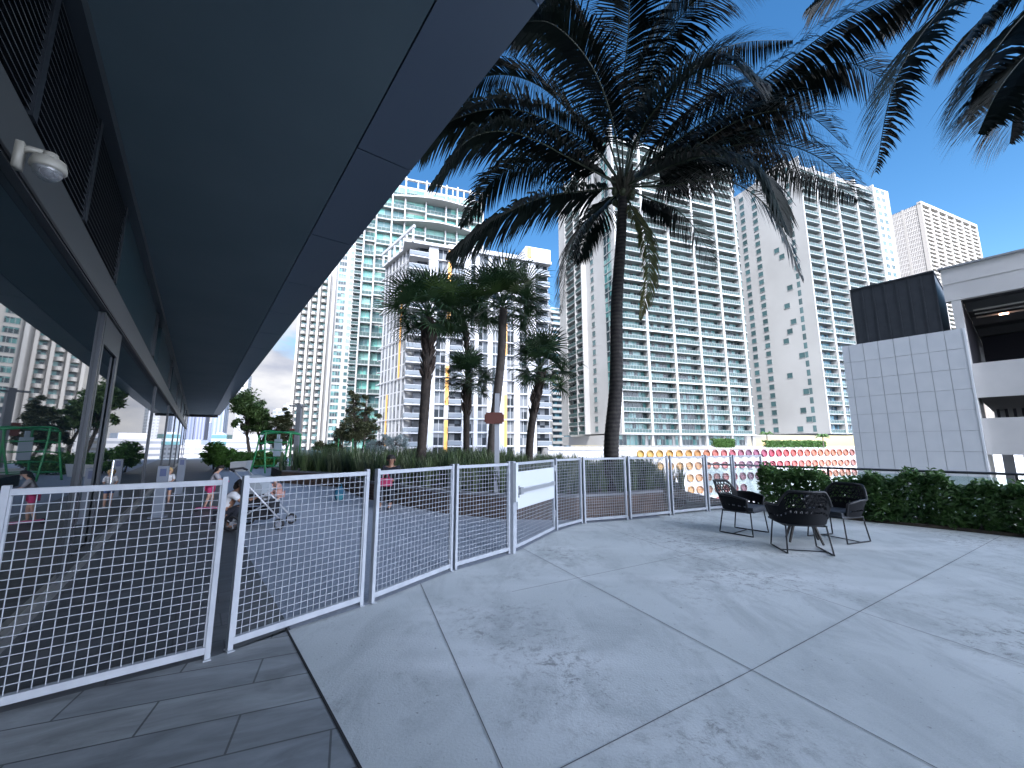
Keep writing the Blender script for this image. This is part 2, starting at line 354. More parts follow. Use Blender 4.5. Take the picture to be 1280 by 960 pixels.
MB().box(-12, 52, -.03, .2, 2.965, 3.34).build('transom_beam', BEAM, B)
MB().box(-12, 52, -.042, -.032, 2.975, 3.0).build('beam_drip', DARKM, B)
# above the beam: louvres near, solid panels far
posts = [-12, -7.5, -3, .6, 3.38, 4.76, 6.42]
for a, b in zip(posts[:-1], posts[1:]):
    m = MB()
    z = 3.37
    while z < 4.27:
        m.add([(a+.05, -.04, z), (b-.05, -.04, z), (b-.05, .05, z+.045), (a+.05, .05, z+.045), (a+.05, -.04, z-.008), (b-.05, -.04, z-.008), (b-.05, .05, z+.037), (a+.05, .05, z+.037)], ((0,1,2,3), (7,6,5,4), (0,4,5,1)))
        z += .052
    m.box(a+.05, b-.05, .12, .14, 3.34, 4.3)
    m.build('louvre', [mat('louvre_slat', (.03, .035, .042), .5)], B)
for a in posts: MB().box(a-.04, a+.04, -.05, .12, 3.342, 4.3).build('louvre_post', FR, B)
us = [6.5]
for k in range(7):
    s = 6.5+6.3*k
    MB().box(s+.06, s+4.9, -.03, .05, 3.342, 4.3).build('upper_panel', UP, B)
    MB().box(s+4.9, s+6.24, .1, .2, 3.342, 4.3).build('recessed_vent', LV, B)
    MB().box(s+4.88, s+4.93, -.07, .1, 3.342, 4.3).build('panel_jamb', FR, B)
MB().box(-12, 52, -.12, .2, 4.303, 4.417).build('head_trim', mat('head_trim', (.05, .06, .07), .4), B)
MB().box(-12, 51, -1.97, .2, 4.42, 4.62).build('soffit', SOF, B)
# outer band of the soffit, in panels with open joints, tilted a little up to the outside
a = -11.0; k = 0
band_x = []
while a < 51:
    b = min(a+2.12, 51.0); m = MB()
    y0, y1 = -1.985, -2.56
    m.add([(a+.008, y0, 4.425), (b-.008, y0, 4.425), (b-.008, y1, 4.43), (a+.008, y1, 4.43), (a+.008, y0, 4.62), (b-.008, y0, 4.62), (b-.008, y1, 4.75), (a+.008, y1, 4.75)], ((0,3,2,1), (4,5,6,7), (0,1,5,4), (1,2,6,5), (2,3,7,6), (3,0,4,7)))
    m.build('fascia_panel', BAND, B); a = b
MB().box(-11, 51, -2.5, .2, 4.76, 4.9).build('canopy_roof', DARKM, B)
MB().box(50.6, 51, -2.4, .2, -0.0+4.2, 4.42).build('end_trim', DARKM, B)
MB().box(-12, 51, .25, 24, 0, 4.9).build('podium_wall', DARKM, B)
# tower above (behind and over the camera; throws the terrace into shade)
TWR = grid_mat('own_tower_facade', (.5, .5, .49), (.08, .13, .16), 3.6, 3.3, .7, .6)
MB().box(-95, 31, -.6, 26, 4.91, 78).build('tower_block', TWR, B)
MB().box(-95, -12.2, -.5, 26, -15, 4.9).build('rear_wall', mat('rear_render', (.45, .46, .47), .7), B)
# cctv on the beam
def cctv():
    q = ray(50, 196); s, z = online(P0-WN*.21, WY, 60, 212)
    loc = wp(s, .21, z)
    loc = loc+Vector((0, 0, .02)); T = thing('security_camera', 'cream dome security camera bracketed to the dark beam over the glass wall', 'security camera', loc, R(90-WY))
    T.scale = (.6, .6, .6)
    cm = mat('camera_cream', (.30, .29, .25), .45)
    MB().box(-.05, .05, .15, .2, -.10, .14).tube([(0, .18, .07), (0, .12, .11), (0, .0, .1)], [.032, .03, .035], 10).tube([(0, .0, .12), (0, 0, .06)], [.05, .06], 14).build('bracket', cm, T, smooth=True)
    MB().tube([(0,0,.062), (0,0,.055), (0,0,.0), (0,0,-.03), (0,0,-.045)], [.06, .105, .118, .118, .105], 28).build('housing', cm, T, smooth=True)
    MB().ell((0,0,-.04), (.1,.1,.105), 24, 8, v0=.5, v1=1).build('dome', mat('dome_clear', (.3, .31, .33), .03, spec=1, alpha=.45), T, smooth=True)
    MB().ell((0,0,-.05), (.055,.055,.06), 14, 8).cyl((0,-.04,-.06), (.0,-.075,-.09), .022).build('lens', mat('lens_dark', (.03, .03, .035), .1), T, smooth=True)
cctv()

# ============================================================ BUILDINGS BEYOND
GY = 71.0
def balcony_mb(w_, dep, slab=.2, rail=1.1, posts=9, glass=1, y0=0.):
    m = MB().box(0, w_, y0, y0+dep, -slab, 0, 0)
    m.box(.02, w_-.02, y0+.04, y0+.10, rail-.06, rail, 0).box(.02, w_-.02, y0+.04, y0+.10, .08, .13, 0)
    for i in range(posts+1):
        x = .05+(w_-.1)*i/posts; m.box(x-.03, x+.03, y0+.045, y0+.095, 0, rail-.05, 0)
    m.box(.05, w_-.05, y0+.065, y0+.08, .13, rail-.09, glass)
    return m
def window_mb(w_, h, n=3, fr=.09, m0=0, m1=1, y=0.):
    """frame (m0) standing 8 cm proud round a pane (m1), facing -y"""
    m = MB().box(0, w_, y-.02, y, 0, h, m1)
    for i in range(n+1):
        x = (w_-fr)*i/n; m.box(x, x+fr, y-.1, y-.022, 0, h, m0)
    m.box(fr, w_-fr, y-.098, y-.024, h-fr, h, m0).box(fr, w_-fr, y-.098, y-.024, 0, fr, m0)
    return m
def sidewin(w_, h):
    """window facing -x, running along +y"""
    return MB().box(-.04, 0, 0, w_, 0, h, 1).box(-.09, -.042, 0, .08, 0, h, 0).box(-.09, -.042, w_-.08, w_, 0, h, 0).box(-.088, -.044, .08, w_-.08, h-.08, h, 0).box(-.16, -.045, -.05, w_+.05, -.1, 0, 0)

# ---- central tower
P = atY(779, 541, 110); zD = P.z
T = thing('residential_tower', 'tall white tower behind the big coconut palm, its front a grid of teal balconies', 'tower', (P.x, P.y, zD), R(90-GY))
def fs(px, py=500, P=P): return online(P, GY, px, py)[0]
def ss(px, py=500, P=P): return online(P, GY-90, px, py)[0]
WDt = fs(940); SD = ss(702); topz = online(P, GY, 779, 160)[1]-zD
print('D', WDt, SD, topz, zD)
FH = 3.0; nf = int(topz/FH)
MB().box(0, WDt, 1.9, SD, 0, nf*FH).build('tower_wall', TWHITE, T)
fx = [0]+[fs(q) for q in (814, 848, 881, 912)]+[fs(938)]
for x in fx: MB().box(x-.35, x+.35, -.15, 1.9, -.3, nf*FH+1.2).build('fin', TWHITE, T)
pb = []; pw_ = []
bw = min(b-a for a, b in zip(fx[:-1], fx[1:]))-.7
for k in range(nf):
    for a, b in zip(fx[:-1], fx[1:]): pb.append((a+.35, 0, k*FH)); pw_.append((a+.35, 1.88, k*FH+.0))
for j, (a, b) in enumerate(zip(fx[:-1], fx[1:])):
    wj = b-a-.7
    bm_ = balcony_mb(wj, 1.88, posts=9); me = bm_.mesh('balcony', [RAILW, RAILG]); q = MB()
    wm = window_mb(wj, 2.68, 6, .07); mw = wm.mesh('window', [RAILW, PANE_D]); q2 = MB()
    for k in range(nf):
        if k < 19: link('balcony', me, T, (a+.35, 0, k*FH))
        else: q.merge(bm_, (a+.35, 0, k*FH))
        if k < 13: link('window', mw, T, (a+.35, 1.88, k*FH+.02))
        else: q2.merge(wm, (a+.35, 1.88, k*FH+.02))
    if q.v: tag(q.build('balcony_rows', [RAILW, RAILG], T), kind='stuff')
    tag(q2.build('window_rows', [RAILW, PANE_D], T), kind='stuff')
for k in range(0, nf, 5): MB().box(.36, WDt-.36, -.12, -.002, k*FH-.42, k*FH+.05).build('belt_course', TWHITE, T)
# right hand rounded glass end
xe = fx[-1]+.36; we = fs(950)-xe
m = MB(); g = MB()
arc = [(xe+we*math.sin(a_), 1.9+4*(1-math.cos(a_)) if False else 4.5-4.3*math.cos(a_)) for a_ in [math.pi/2*i/8 for i in range(9)]]
poly = arc+[(xe, 4.5)]
for k in range(nf): m.prism([(x, y) for x, y in poly], k*FH-.28, k*FH)
for k in range(nf): g.prism([(xe+(x-xe)*.93, 4.5+(y-4.5)*.93) for x, y in poly], k*FH+.0, k*FH+2.7)
m.build('curved_slabs', TWHITE, T); g.build('curved_glass', PANE_D, T)
MB().box(WDt, WDt+we+2, 4.6, SD, 0, nf*FH).build('side_wall', TWHITE, T)
# left side: green window strip, plain wall with one window column, balcony strip
g0, g1 = ss(776), ss(762)
wm = MB().box(-.25, 0, 0, g1-g0, .0, 2.65, 1)
for i in range(4): wm.box(-.33, -.252, (g1-g0-.08)*i/3, (g1-g0-.08)*i/3+.08, 0, 2.65, 0)
wm.box(-.4, 0, 0, g1-g0, -.3, -.002, 0)
cells(T, 'strip_window', wm, [RAILW, PANE_D], [(0, g0, k*FH) for k in range(nf)], 100)
cells(T, 'side_window', sidewin(1.9, 1.7), [RAILW, SGLASS], [(0, ss(747), k*FH+.7) for k in range(nf)], 100)
b0, b1 = ss(736), ss(716)
bm_ = MB().box(-1.6, -.002, 0, b1-b0, -.28, 0, 0).box(-1.6, -1.55, 0, b1-b0, .1, 1.0, 1).box(-1.62, -1.53, 0, b1-b0, 1.0, 1.1, 0).box(-.06, -.003, .2, b1-b0-.2, .05, 2.5, 2)
cells(T, 'side_balcony', bm_, [RAILW, RAILG, PANE_D], [(0, b0, k*FH) for k in range(nf)], 100)
for yy in (b0-.3, (b0+b1)/2-1.0, b1+.3): MB().box(-1.75, -.004, yy-.2, yy+.2, 0, nf*FH+.6).build('side_fin', TWHITE, T)
# glazed lobby storey on the podium deck
zl = -3.5
MB().box(0, WDt, 3.0, SD, zl, -.4).build('lobby_wall', TWHITE, T)
MB().box(-2, WDt+we+3, -1.0, 6, -.42, -.31).build('lobby_canopy', TWHITE, T)
for j, (a, b) in enumerate(zip(fx[:-1], fx[1:])):
    window_mb(b-a-.9, 2.9, 7, .09).xf(Matrix.Translation((a+.45, 2.98, zl+.1))).build('lobby_window', [RAILW, PANE_D], T)
    MB().box(b-.35, b+.35, .0, .7, zl, -.43).build('lobby_column', TWHITE, T)

# ---- podium with the coloured discs
PW = atY(700, 559.3, 92.5)
def pwline(px, py): return online(PW, GY, px, py)
s0, ztop = pwline(700, 559.3); z0t = pwline(790, 559.6)[1]
s0 = 0
K = thing('parking_podium', 'white parking podium wall with four rows of round openings running yellow through red', 'parking structure', (PW.x, PW.y, 0), R(90-GY))
Lp = pwline(1180, 560)[0]+50
MB().box(-3, Lp, 0, 90, -15, z0t).build('podium_wall', mat('podium_white', (.44, .44, .445), .6, noise=(.2, (.40, .40, .405), 3)), K)
MB().box(-3, Lp, -.25, .4, z0t-.45, z0t+.25).build('parapet', TWHITE, K)
cols = [800, 812.1, 824, 836.5, 848.4, 860.3, 871.3, 882.7, 893.5, 904.3, 914.9, 925.5, 935.3, 944.8, 954.6, 963.9, 973.1, 982.2, 991.2, 999.9, 1008.5, 1016.8, 1025, 1033.2, 1041, 1048.9, 1056.6, 1064.4, 1071.9]
ramp = [(0, (.62, .40, .10)), (.2, (.62, .33, .10)), (.27, (.55, .17, .12)), (.36, (.50, .12, .16)), (.42, (.28, .14, .22)), (.48, (.36, .10, .18)), (.55, (.55, .07, .11)), (.66, (.60, .14, .11)), (.8, (.66, .26, .16)), (.92, (.55, .22, .14)), (1, (.30, .14, .16))]
def rampc(t):
    for (a, c), (b, e) in zip(ramp[:-1], ramp[1:]):
        if t <= b: return tuple(c[i]+(e[i]-c[i])*(t-a)/(b-a) for i in range(3))
    return ramp[-1][1]
ccount = 0; rest = MB(); restm = []
discm = {}
for r_ in range(5):
    zc = z0t-1.6-3.0*r_
    for i, px in enumerate(cols):
        if r_ > 2 and px > 935: continue
        s_ = pwline(px, 568)[0]; c = rampc(i/(len(cols)-1))
        c = tuple(min(.8, .52*q*(1, .95, .9, .9, .9)[r_]+(0, .03, .04, .04, .04)[r_]) for q in c)
        rm = mat('disc_colour_%d_%d' % (r_ > 0, i), c, .6)
        m = MB(); n_ = 24; ro, ri, dp = .98, .90, .42
        vs = []; 
        for rad, y in ((ro, -.02), (ro, -dp), (ri, -dp), (ri, -.03)):
            vs += [(s_+rad*math.cos(2*math.pi*j/n_), y, zc+rad*math.sin(2*math.pi*j/n_)) for j in range(n_)]
        fsx = []
        for q in range(3):
            for j in range(n_): fsx.append((q*n_+j, q*n_+(j+1) % n_, (q+1)*n_+(j+1) % n_, (q+1)*n_+j))
        fsx.append(tuple(range(3*n_, 4*n_)))
        m.add(vs, fsx)
        if ccount < 100: m.build('round_opening', rm, K)
        else:
            if rm not in restm: restm.append(rm)
            rest.merge(m, m=restm.index(rm))
        ccount += 1
if rest.v: tag(rest.build('round_opening_rows', restm, K), kind='stuff')

# ---- right white tower
P = atY(1030, 541, 125); zF = P.z
T = thing('residential_tower', 'right hand white tower with scattered square windows on its blank side', 'tower', (P.x, P.y, zF), R(90-GY))
fs = lambda px, py=230, P=P: online(P, GY, px, py)[0]
ss = lambda px, py=500, P=P: online(P, GY-90, px, py)[0]
topz = online(P, GY, 999, 196)[1]-zF; nf = int(topz/3.0)
bw = (fs(1090)-0)/4; WF = fs(1108); SF = ss(936)
print('F', bw, WF, SF, topz)
MB().box(0, WF, 1.9, SF, 0, nf*3+1.5).build('tower_wall', TWHITE, T)
MB().box(-.02, .4, -1.9, 1.9, -.3, nf*3+.8).build('fin', TWHITE, T)
for j in range(1, 5): MB().box(bw*j-.35, bw*j+.35, -.2, 1.9, -.3, nf*3+.8).build('fin', TWHITE, T)
bm_ = balcony_mb(bw-.7, 1.88, posts=8); me = bm_.mesh('balcony', [RAILW, RAILG]); q = MB()
wm = window_mb(bw-.7, 2.68, 6, .07); mw = wm.mesh('window', [RAILW, PANE_F]); q2 = MB()
for j in range(4):
    for k in range(nf):
        x = bw*j+(.35 if j else .4)
        if k < 25: link('balcony', me, T, (x, 0, k*3))
        else: q.merge(bm_, (x, 0, k*3))
        if k < 17: link('window', mw, T, (x, 1.88, k*3+.02))
        else: q2.merge(wm, (x, 1.88, k*3+.02))
tag(q.build('balcony_rows', [RAILW, RAILG], T), kind='stuff'); tag(q2.build('window_rows', [RAILW, PANE_F], T), kind='stuff')
MB().box(bw*4+.36, WF, -.1, 1.89, 0, nf*3).build('end_bay', TWHITE, T)
cells(T, 'end_window', window_mb(1.9, 1.6, 2, .08, y=-.1), [RAILW, SGLASS], [(bw*4+1.2+dx, 0, k*3+.7) for k in range(nf) for dx in (0, 3.2)], 80)
MB().box(WF+.01, WF+4, 2, SF-3, 0, nf*3-2).build('rear_glass', PANE_F, T)
# deep slot windows beside the corner, then scattered windows on the side wall
cells(T, 'slot_window', MB().box(-.03, 0, 0, 1.1, 0, 2.0, 1), [TWHITE, SGLASS], [(0, 2.0, k*3+.4) for k in range(nf)], 60)
pos = [(0, ss(953), k*3+.6) for k in range(nf)]+[(0, ss(970), k*3+.6) for k in range(nf)]
yz = [1, 3, 2, 4, 3, 2, 0, 1, 3, 2, 0, 1, 2, 3, 1, 0, 2, 3, 4, 2, 1, 0, 2, 3, 1, 2, 4, 3, 1, 0, 2, 1, 3, 2]
for k in range(0, nf, 1):
    if k % 2 == 0 or k % 5 == 1: pos.append((0, ss(1006)-1.6*yz[k % 34]+3, k*3+.6))
random.shuffle(pos); cells(T, 'side_window', sidewin(2.0, 1.75), [RAILW, SGLASS], pos, 100)
MB().box(4, WF-6, 6, SF-8, nf*3+1.51, nf*3+6).build('roof_plant', TWHITE, T)

# ---- green glass tower
P = atY(443, 500, 118); zB = -14
T = thing('residential_tower', 'green glass tower with white balcony bands rising behind the smaller orange trimmed block', 'tower', (P.x, P.y, zB), R(90-GY))
fs = lambda px, py=250, P=P: online(P, GY, px, py)[0]
topz = online(P, GY, 604, 245)[1]-zB; FB = 4.4; nf = int(topz/FB)
xs = [0]+[fs(q) for q in (472, 491, 507, 533, 558, 572, 588)]+[fs(604)]
WB = xs[-1]; print('B', xs, topz)
MB().box(0, WB, 1.6, 30, 0, nf*FB+.5).build('tower_wall', TWHITE, T)
for j, (a, b) in enumerate(zip(xs[:-1], xs[1:])):
    wj = b-a-.4; bm_ = balcony_mb(wj, 1.58, .35, 1.25, max(3, int(wj/1.1))); me = bm_.mesh('balcony', [RAILW, RAILG]); wm = window_mb(wj, FB-.4, 2, .1); mw = wm.mesh('window', [RAILW, PANE_B]); q = MB(); q2 = MB()
    for k in range(nf):
        up = k >= nf-12
        if up: link('balcony', me, T, (a+.2, 0 if (j+k//6) % 3 else -.9, k*FB)); link('window', mw, T, (a+.2, 1.58, k*FB+.02))
        else: q.merge(bm_, (a+.2, 0, k*FB)); q2.merge(wm, (a+.2, 1.58, k*FB+.02))
    tag(q.build('balcony_rows', [RAILW, RAILG], T), kind='stuff'); tag(q2.build('window_rows', [RAILW, PANE_B], T), kind='stuff')
for x in xs: MB().box(x-.22, x+.22, -.12, 1.6, 0, nf*FB+(3 if x else 1)).build('fin', TWHITE, T)
for k, amp in ((nf-1, 2.6), (nf-3, 3.2), (nf-9, 2.4)):
    m = MB(); n_ = 30; pts = [(xs[2]+(WB-xs[2])*i/n_, -.3-amp*math.sin(math.pi*i/n_)**1.2) for i in range(n_+1)]
    m.prism(pts+[(WB, 1.5), (xs[2], 1.5)], k*FB-.45, k*FB+.05); m.build('curved_slab', TWHITE, T)
m = MB(); 
for i in range(9): m.box(xs[2]+4*i, xs[2]+4*i+.4, 3, 3.4, nf*FB+.5, nf*FB+4)
m.box(xs[2], xs[2]+34, 2.8, 3.6, nf*FB+4, nf*FB+4.4)
m.build('roof_crown', TWHITE, T)
MB().box(-.03, 0, 3, 28, 0, nf*FB).build('side_glazing', grid_mat('b_side', (.66, .66, .65), (.16, .3, .28), 4, FB, .6, .5), T)

# ---- far left cream tower
P = atY(366, 500, 168); zA = -14
T = thing('residential_tower', 'pale cream tower at far left with stacked rounded balconies beside the soffit', 'tower', (P.x, P.y, zA), R(90-GY))
fs = lambda px, py=480, P=P: online(P, GY, px, py)[0]
topz = online(P, GY, 440, 275)[1]-zA; nf = int(topz/3.0); WA = fs(446)
x1, x2, x3, x4 = fs(403), fs(412), fs(427), fs(434)
MB().box(0, x1, 0, 30, 0, (nf-9)*3).box(x1, WA, .01, 30, 0, nf*3).build('tower_wall', CREAM, T)
order = list(range(nf-1, -1, -1))
cells(T, 'window', window_mb((x3-x2)*.7, 2.1, 3, .12), [RAILW, PANE_D], [(x2+.6, 0, k*3+.5) for k in order], 60)
cells(T, 'small_window', window_mb(1.6, 1.7, 1, .12), [RAILW, SGLASS], [(x3+.4, 0, k*3+.6) for k in order], 60)
bwd = WA-x4
cells(T, 'balcony', MB().box(0, bwd, -2.2, -.02, -.3, 0, 0).box(.1, bwd-.1, -2.18, -2.1, .1, 1.1, 1).box(0, bwd, -2.25, -2.06, 1.1, 1.22, 0).box(.3, bwd-.3, -.05, -.021, 0, 2.6, 2), [RAILW, RAILG, PANE_D], [(x4, 0, k*3) for k in order], 60)
def roundbal(r, wdt):
    m = MB(); n_ = 8; pts = [(wdt*(.5-.5*math.cos(math.pi*i/n_)), -r*math.sin(math.pi*i/n_)-.01) for i in range(n_+1)]
    m.prism(pts, -.3, .02, 0)
    m.prism([(x, y*.98) for x, y in pts], .02, 1.0, 0)
    m.box(.3, wdt-.3, -.08, -.011, 1.0, 2.65, 1); return m
nb = 3; wb = x1/nb
cells(T, 'rounded_balcony', roundbal(2.4, wb*.66), [CREAM, PANE_D], [(wb*j+wb*.22, 0, k*3) for k in order[9:] for j in range(nb)], 100)
for j in range(nb+1): MB().box(wb*j-.4, wb*j+.5, -1.7, -.001, 0, (nf-9)*3+2).build('pier', CREAM, T)
MB().box(x2-1.2, x2-.2, -1.2, -.001, 0, nf*3+2).build('pier', TWHITE, T)
MB().box(x2+2, WA-2, 3, 24, nf*3, nf*3+7).build('roof_plant', CREAM, T)

# ---- block with orange panels
PC = atY(509, 530, 84); zC = -14.0
T = thing('apartment_block', 'mid rise white block with vertical orange panels and dark corner balconies behind the fan palms', 'building', (PC.x, PC.y, zC), R(90-GY))
fs = lambda px, py=530: online(PC, GY, px, py)[0]
topz = online(PC, GY, 521, 300)[1]-zC; FC = 3.0
nf = int(topz/FC); WC = fs(690); print('C', WC, topz)
MB().box(fs(529), WC, 1.2, 22, 0, nf*FC).build('block_wall', WHITE, T)
segs = [(529.5, 542, 'w'), (542, 555, 'win'), (555, 560, 'o1'), (560, 577, 'bal'), (577, 586, 'w'), (586, 592, 'win'), (592, 597, 'w'), (597, 609, 'win'), (609, 615, 'w'), (615, 624, 'win'), (624, 630, 'w'), (630, 634, 'o2'), (634, 643, 'win'), (643, 650, 'w'), (650, 660, 'win'), (660, 671, 'w'), (671, 689, 'bal')]
cap = 0
PCX = mat('c_rail', (.13, .15, .17), .4, spec=.3)
for a, b, kd in segs:
    x0, x1 = fs(a), fs(b); w_ = x1-x0
    if kd == 'w': MB().box(x0, x1, 0, 1.19, 0, nf*FC).build('pilaster', WHITE, T); continue
    if kd in ('o1', 'o2'):
        ks = [(2, 7), (8, 11), (14, 20)] if kd == 'o1' else [(5, 9), (12, 16), (20, nf)]
        MB().box(x0, x1, .1, 1.19, 0, nf*FC).build('pilaster', WHITE, T)
        for k0, k1 in ks: MB().box(x0+.05, x1-.05, .02, .098, k0*FC, min(k1, nf)*FC-.25).build('orange_panel', ORANGE, T)
        continue
    if kd == 'win':
        wm = window_mb(w_, FC-.3, 2 if w_ > 1.5 else 1, .09, y=.5).box(0, w_, .1, 1.18, -.25, 0, 0)
        cells(T, 'window', wm, [WHITE, PANE_C], [(x0, 0, k*FC+.25) for k in range(4, nf)], 11 if a != 542 else 16)
    else:
        bm_ = MB().box(0, w_, -.4, 1.18, -.25, 0, 0).box(0, w_, -.38, -.34, .12, 1.0, 1).box(0, w_, -.4, -.32, 1.0, 1.08, 0).box(0, w_, 1.1, 1.16, 0, FC-.26, 2)
        cells(T, 'balcony', bm_, [WHITE, PCX, PANE_C], [(x0, 0, k*FC+.25) for k in range(4, nf)], 16)
for k in range(1, nf+1, 3 if False else 3): MB().box(fs(529), WC+.1, -.1, -.002, k*FC-.02, k*FC+.22).build('belt_course', WHITE, T)
MB().box(fs(529)-5.5, WC+.3, -.6, 23, nf*FC+.02, nf*FC+.7).build('roof_slab', WHITE, T)
MB().box(fs(560), WC-6, 5, 16, nf*FC+.71, nf*FC+4).build('roof_plant', WHITE, T)
MB().box(WC-6.5, WC+.1, -.3, 12, nf*FC+.72, nf*FC+3.9).build('roof_plant', mat('c_grey', (.6, .6, .62), .6), T)
MB().box(WC-6.2, WC-5.0, -.36, -.302, nf*FC+.75, nf*FC+3.8).build('orange_panel', ORANGE, T)
# corner balconies and the left wing, which turns away at an obtuse angle
LY = -40.0
def lw(t, off=0):      # point on the left wing face, local coordinates of T
    q = PC+dirv(LY)*t; M_ = pm(T).inverted(); return M_@Vector((q.x, q.y, zC))
ls = lambda px, py=500: online(PC, LY, px, py)[0]
t_end = ls(473); xr = fs(529)
cpoly = [(0, 0), (xr, 0), (xr, 3.5), (lw(3.2).x+3, lw(3.2).y+1.5)]
c0 = lw(2.6)
bm_ = MB().prism([(-.9, -1.0), (xr-.02, -.8), (xr-.02, 2.2), (c0.x, c0.y)], -.28, 0, 0)
for a_, b_ in (((-.9, -1.0), (xr-.05, -.8)), ((-.9, -1.0), (c0.x, c0.y))):
    for z_, th_, mm_ in ((1.02, .08, 0), (.56, .86, 1)):
        bm_.bar((*a_, z_), (*b_, z_), .05, th_, mm_)
cells(T, 'corner_balcony', bm_, [WHITE, PCX], [(0, 0, k*FC) for k in range(4, nf)], 30)
MB().prism([(1.0, 1.4), (xr-.02, 1.4), (xr-.02, 16), (c0.x+2.0, c0.y+.4)], 0, nf*FC).build('corner_glazing', pane_mat('corner_dark', (.05, .06, .075), (.09, .1, .12), (.02, .025, .03), .4, (2, 2, 3)), T)
W2 = thing  # noqa
Mw = pm(T).inverted()@(Matrix.Translation((PC.x, PC.y, zC))@Matrix.Rotation(R(90-LY), 4, 'Z'))   # wing frame: x along the face, -y is inside, +y outside flipped
def wing(mb): return mb.xf(Mw@Matrix.Diagonal((1, -1, 1, 1)))
# in the wing frame the outside is on -y' when x runs away to the left, so mirror: outside = +y
wing(MB().box(2.6, t_end, .3, 14, 0, nf*FC)).build('wing_wall', WHITE, T)
ww = t_end-2.6; npil = 8
for i in range(npil):
    x = 2.6+ww*i/(npil-1); wing(MB().box(x-.3, x+.3, .2, .299, 0, nf*FC+.5)).build('wing_pilaster', WHITE, T)
for i in range(npil-1):
    x0 = 2.6+ww*i/(npil-1)+.4; x1 = 2.6+ww*(i+1)/(npil-1)-.4
    q = MB()
    for k in range(4, nf):
        w9 = (x1-x0)*.8; m = MB().box(0, w9, .27, .295, 0, FC-.3, 1).box(w9*.5-.05, w9*.5+.05, .25, .269, 0, FC-.3, 0).box(0, w9, .25, .269, -.12, 0, 0).xf(Matrix.Translation((x0+.1, 0, k*FC+.25))); q.merge(m)
    tag(wing(q).build('wing_window_column', [WHITE, PANE_C], T), kind='stuff')
    if i in (1, 4): wing(MB().box(x1-.5, x1, .1, .29, (10 if i == 1 else 5)*FC, (17 if i == 1 else 9)*FC)).build('orange_panel', ORANGE, T)
for k in range(1, nf+1, 3): wing(MB().box(0, t_end+.2, -.12, -.022, k*FC-.02, k*FC+.18)).build('belt_course', WHITE, T)
for k in range(4, nf, 1): wing(MB().box(t_end+.001, t_end+1.4, -.3, 1.2, k*FC-.2, k*FC)).build('end_ledge', WHITE, T)
wing(MB().box(-1.2, t_end+.6, -.9, -.45, nf*FC+3.2, nf*FC+3.9)).build('roof_frame', WHITE, T)
for i in range(6): wing(MB().box(-.9+(t_end+1)*i/5.2, -.5+(t_end+1)*i/5.2, -.85, -.5, nf*FC+.0, nf*FC+3.2)).build('roof_frame_post', WHITE, T)
wing(MB().box(0, t_end, -.6, 14, nf*FC+.03, nf*FC+.65)).build('wing_roof', WHITE, T)

# ---- far concrete grid tower
P = atY(1149, 400, 300); zG = -14
T = thing('office_tower', 'distant tower with a warm concrete grid, standing above the parking garage roof', 'tower', (P.x, P.y, zG), R(90-67.6))
P = atY(1149, 254, 300); topz = P.z-zG
fs = lambda px, py: online(P, 67.6, px, py)[0]
ss = lambda px, py: online(P, 67.6-90, px, py)[0]
T.location = (P.x, P.y, zG)
WG, SG = fs(1218.7, 284), ss(1102.8, 274); print('G', WG, SG, topz)
CONW = mat('grid_concrete', (.40, .37, .335), .7)
MB().box(0, WG, 1.5, SG, 0, topz-1).build('tower_wall', mat('grid_back', (.3, .28, .26), .6), T)
nfl = int(topz/3.6); base = 14
nb = 7
for j in range(nb+1): MB().box(WG*j/nb-.6, WG*j/nb+.6, -1.2, 1.49, 0, topz).build('pier', CONW, T)
q = MB().box(.6, WG/nb-.6, -.8, 1.48, -.9, .35, 0).box(.6, WG/nb-.6, 1.2, 1.45, .35, 2.7, 1)
cells(T, 'bay', q, [CONW, SGLASS], [(WG*j/nb, 0, topz-4.6-k*3.6) for k in range(nfl-base) for j in range(nb)], 100)
MB().box(-.6, WG+.6, -1.25, -.9+2.3, topz-1.2, topz+1.2).build('cornice', CONW, T)
for yy in (0, SG*.42, SG): MB().box(-.3, 1.5, yy-.01 if yy else .0, yy+1.2, 0, topz).build('side_pier', CONW, T)
q = MB()
for k in range(nfl): q.box(-.25, .1, 1.2, SG, k*3.6+(topz % 3.6), k*3.6+.7+(topz % 3.6))
for i in range(22): q.box(-.2, .08, 1.3+(SG-1.4)*i/22, 1.65+(SG-1.4)*i/22, 0, topz-.5)
q.build('side_grid', mat('side_grid', (.5, .47, .44), .6), T)
MB().box(.1, 1.48, 1.21, SG-.1, 0, topz-.2).build('side_glazing', pane_mat('g_pane', (.2, .22, .26), (.3, .31, .33), (.08, .09, .12), .5, (1.6, 1.6, 3.6)), T)

# ---- slim far tower between the two
P = atY(690, 500, 210)
T = thing('residential_tower', 'slim far white tower seen in the narrow gap left of the central tower', 'tower', (P.x, P.y, -14), R(90-GY))
fs = lambda px, py=480: online(P, GY, px, py)[0]
tz = online(P, GY, 690, 384)[1]+14; WE = fs(712)
MB().box(0, WE, 0, 25, 0, tz).build('tower_wall', TWHITE, T)
cells(T, 'balcony_row', MB().box(-.3, WE*.55, -1.4, -.01, 0, 1.3, 0).box(.3, WE*.5, -.2, -.011, 1.4, 2.9, 1), [TWHITE, PANE_F], [(0, 0, k*3.2) for k in range(int(tz/3.2))], 60)
cells(T, 'window', MB().box(0, WE*.38, -.1, 0, 0, 2.2, 1), [TWHITE, PANE_F], [(WE*.6, 0, k*3.2+.5) for k in range(int(tz/3.2))], 60)

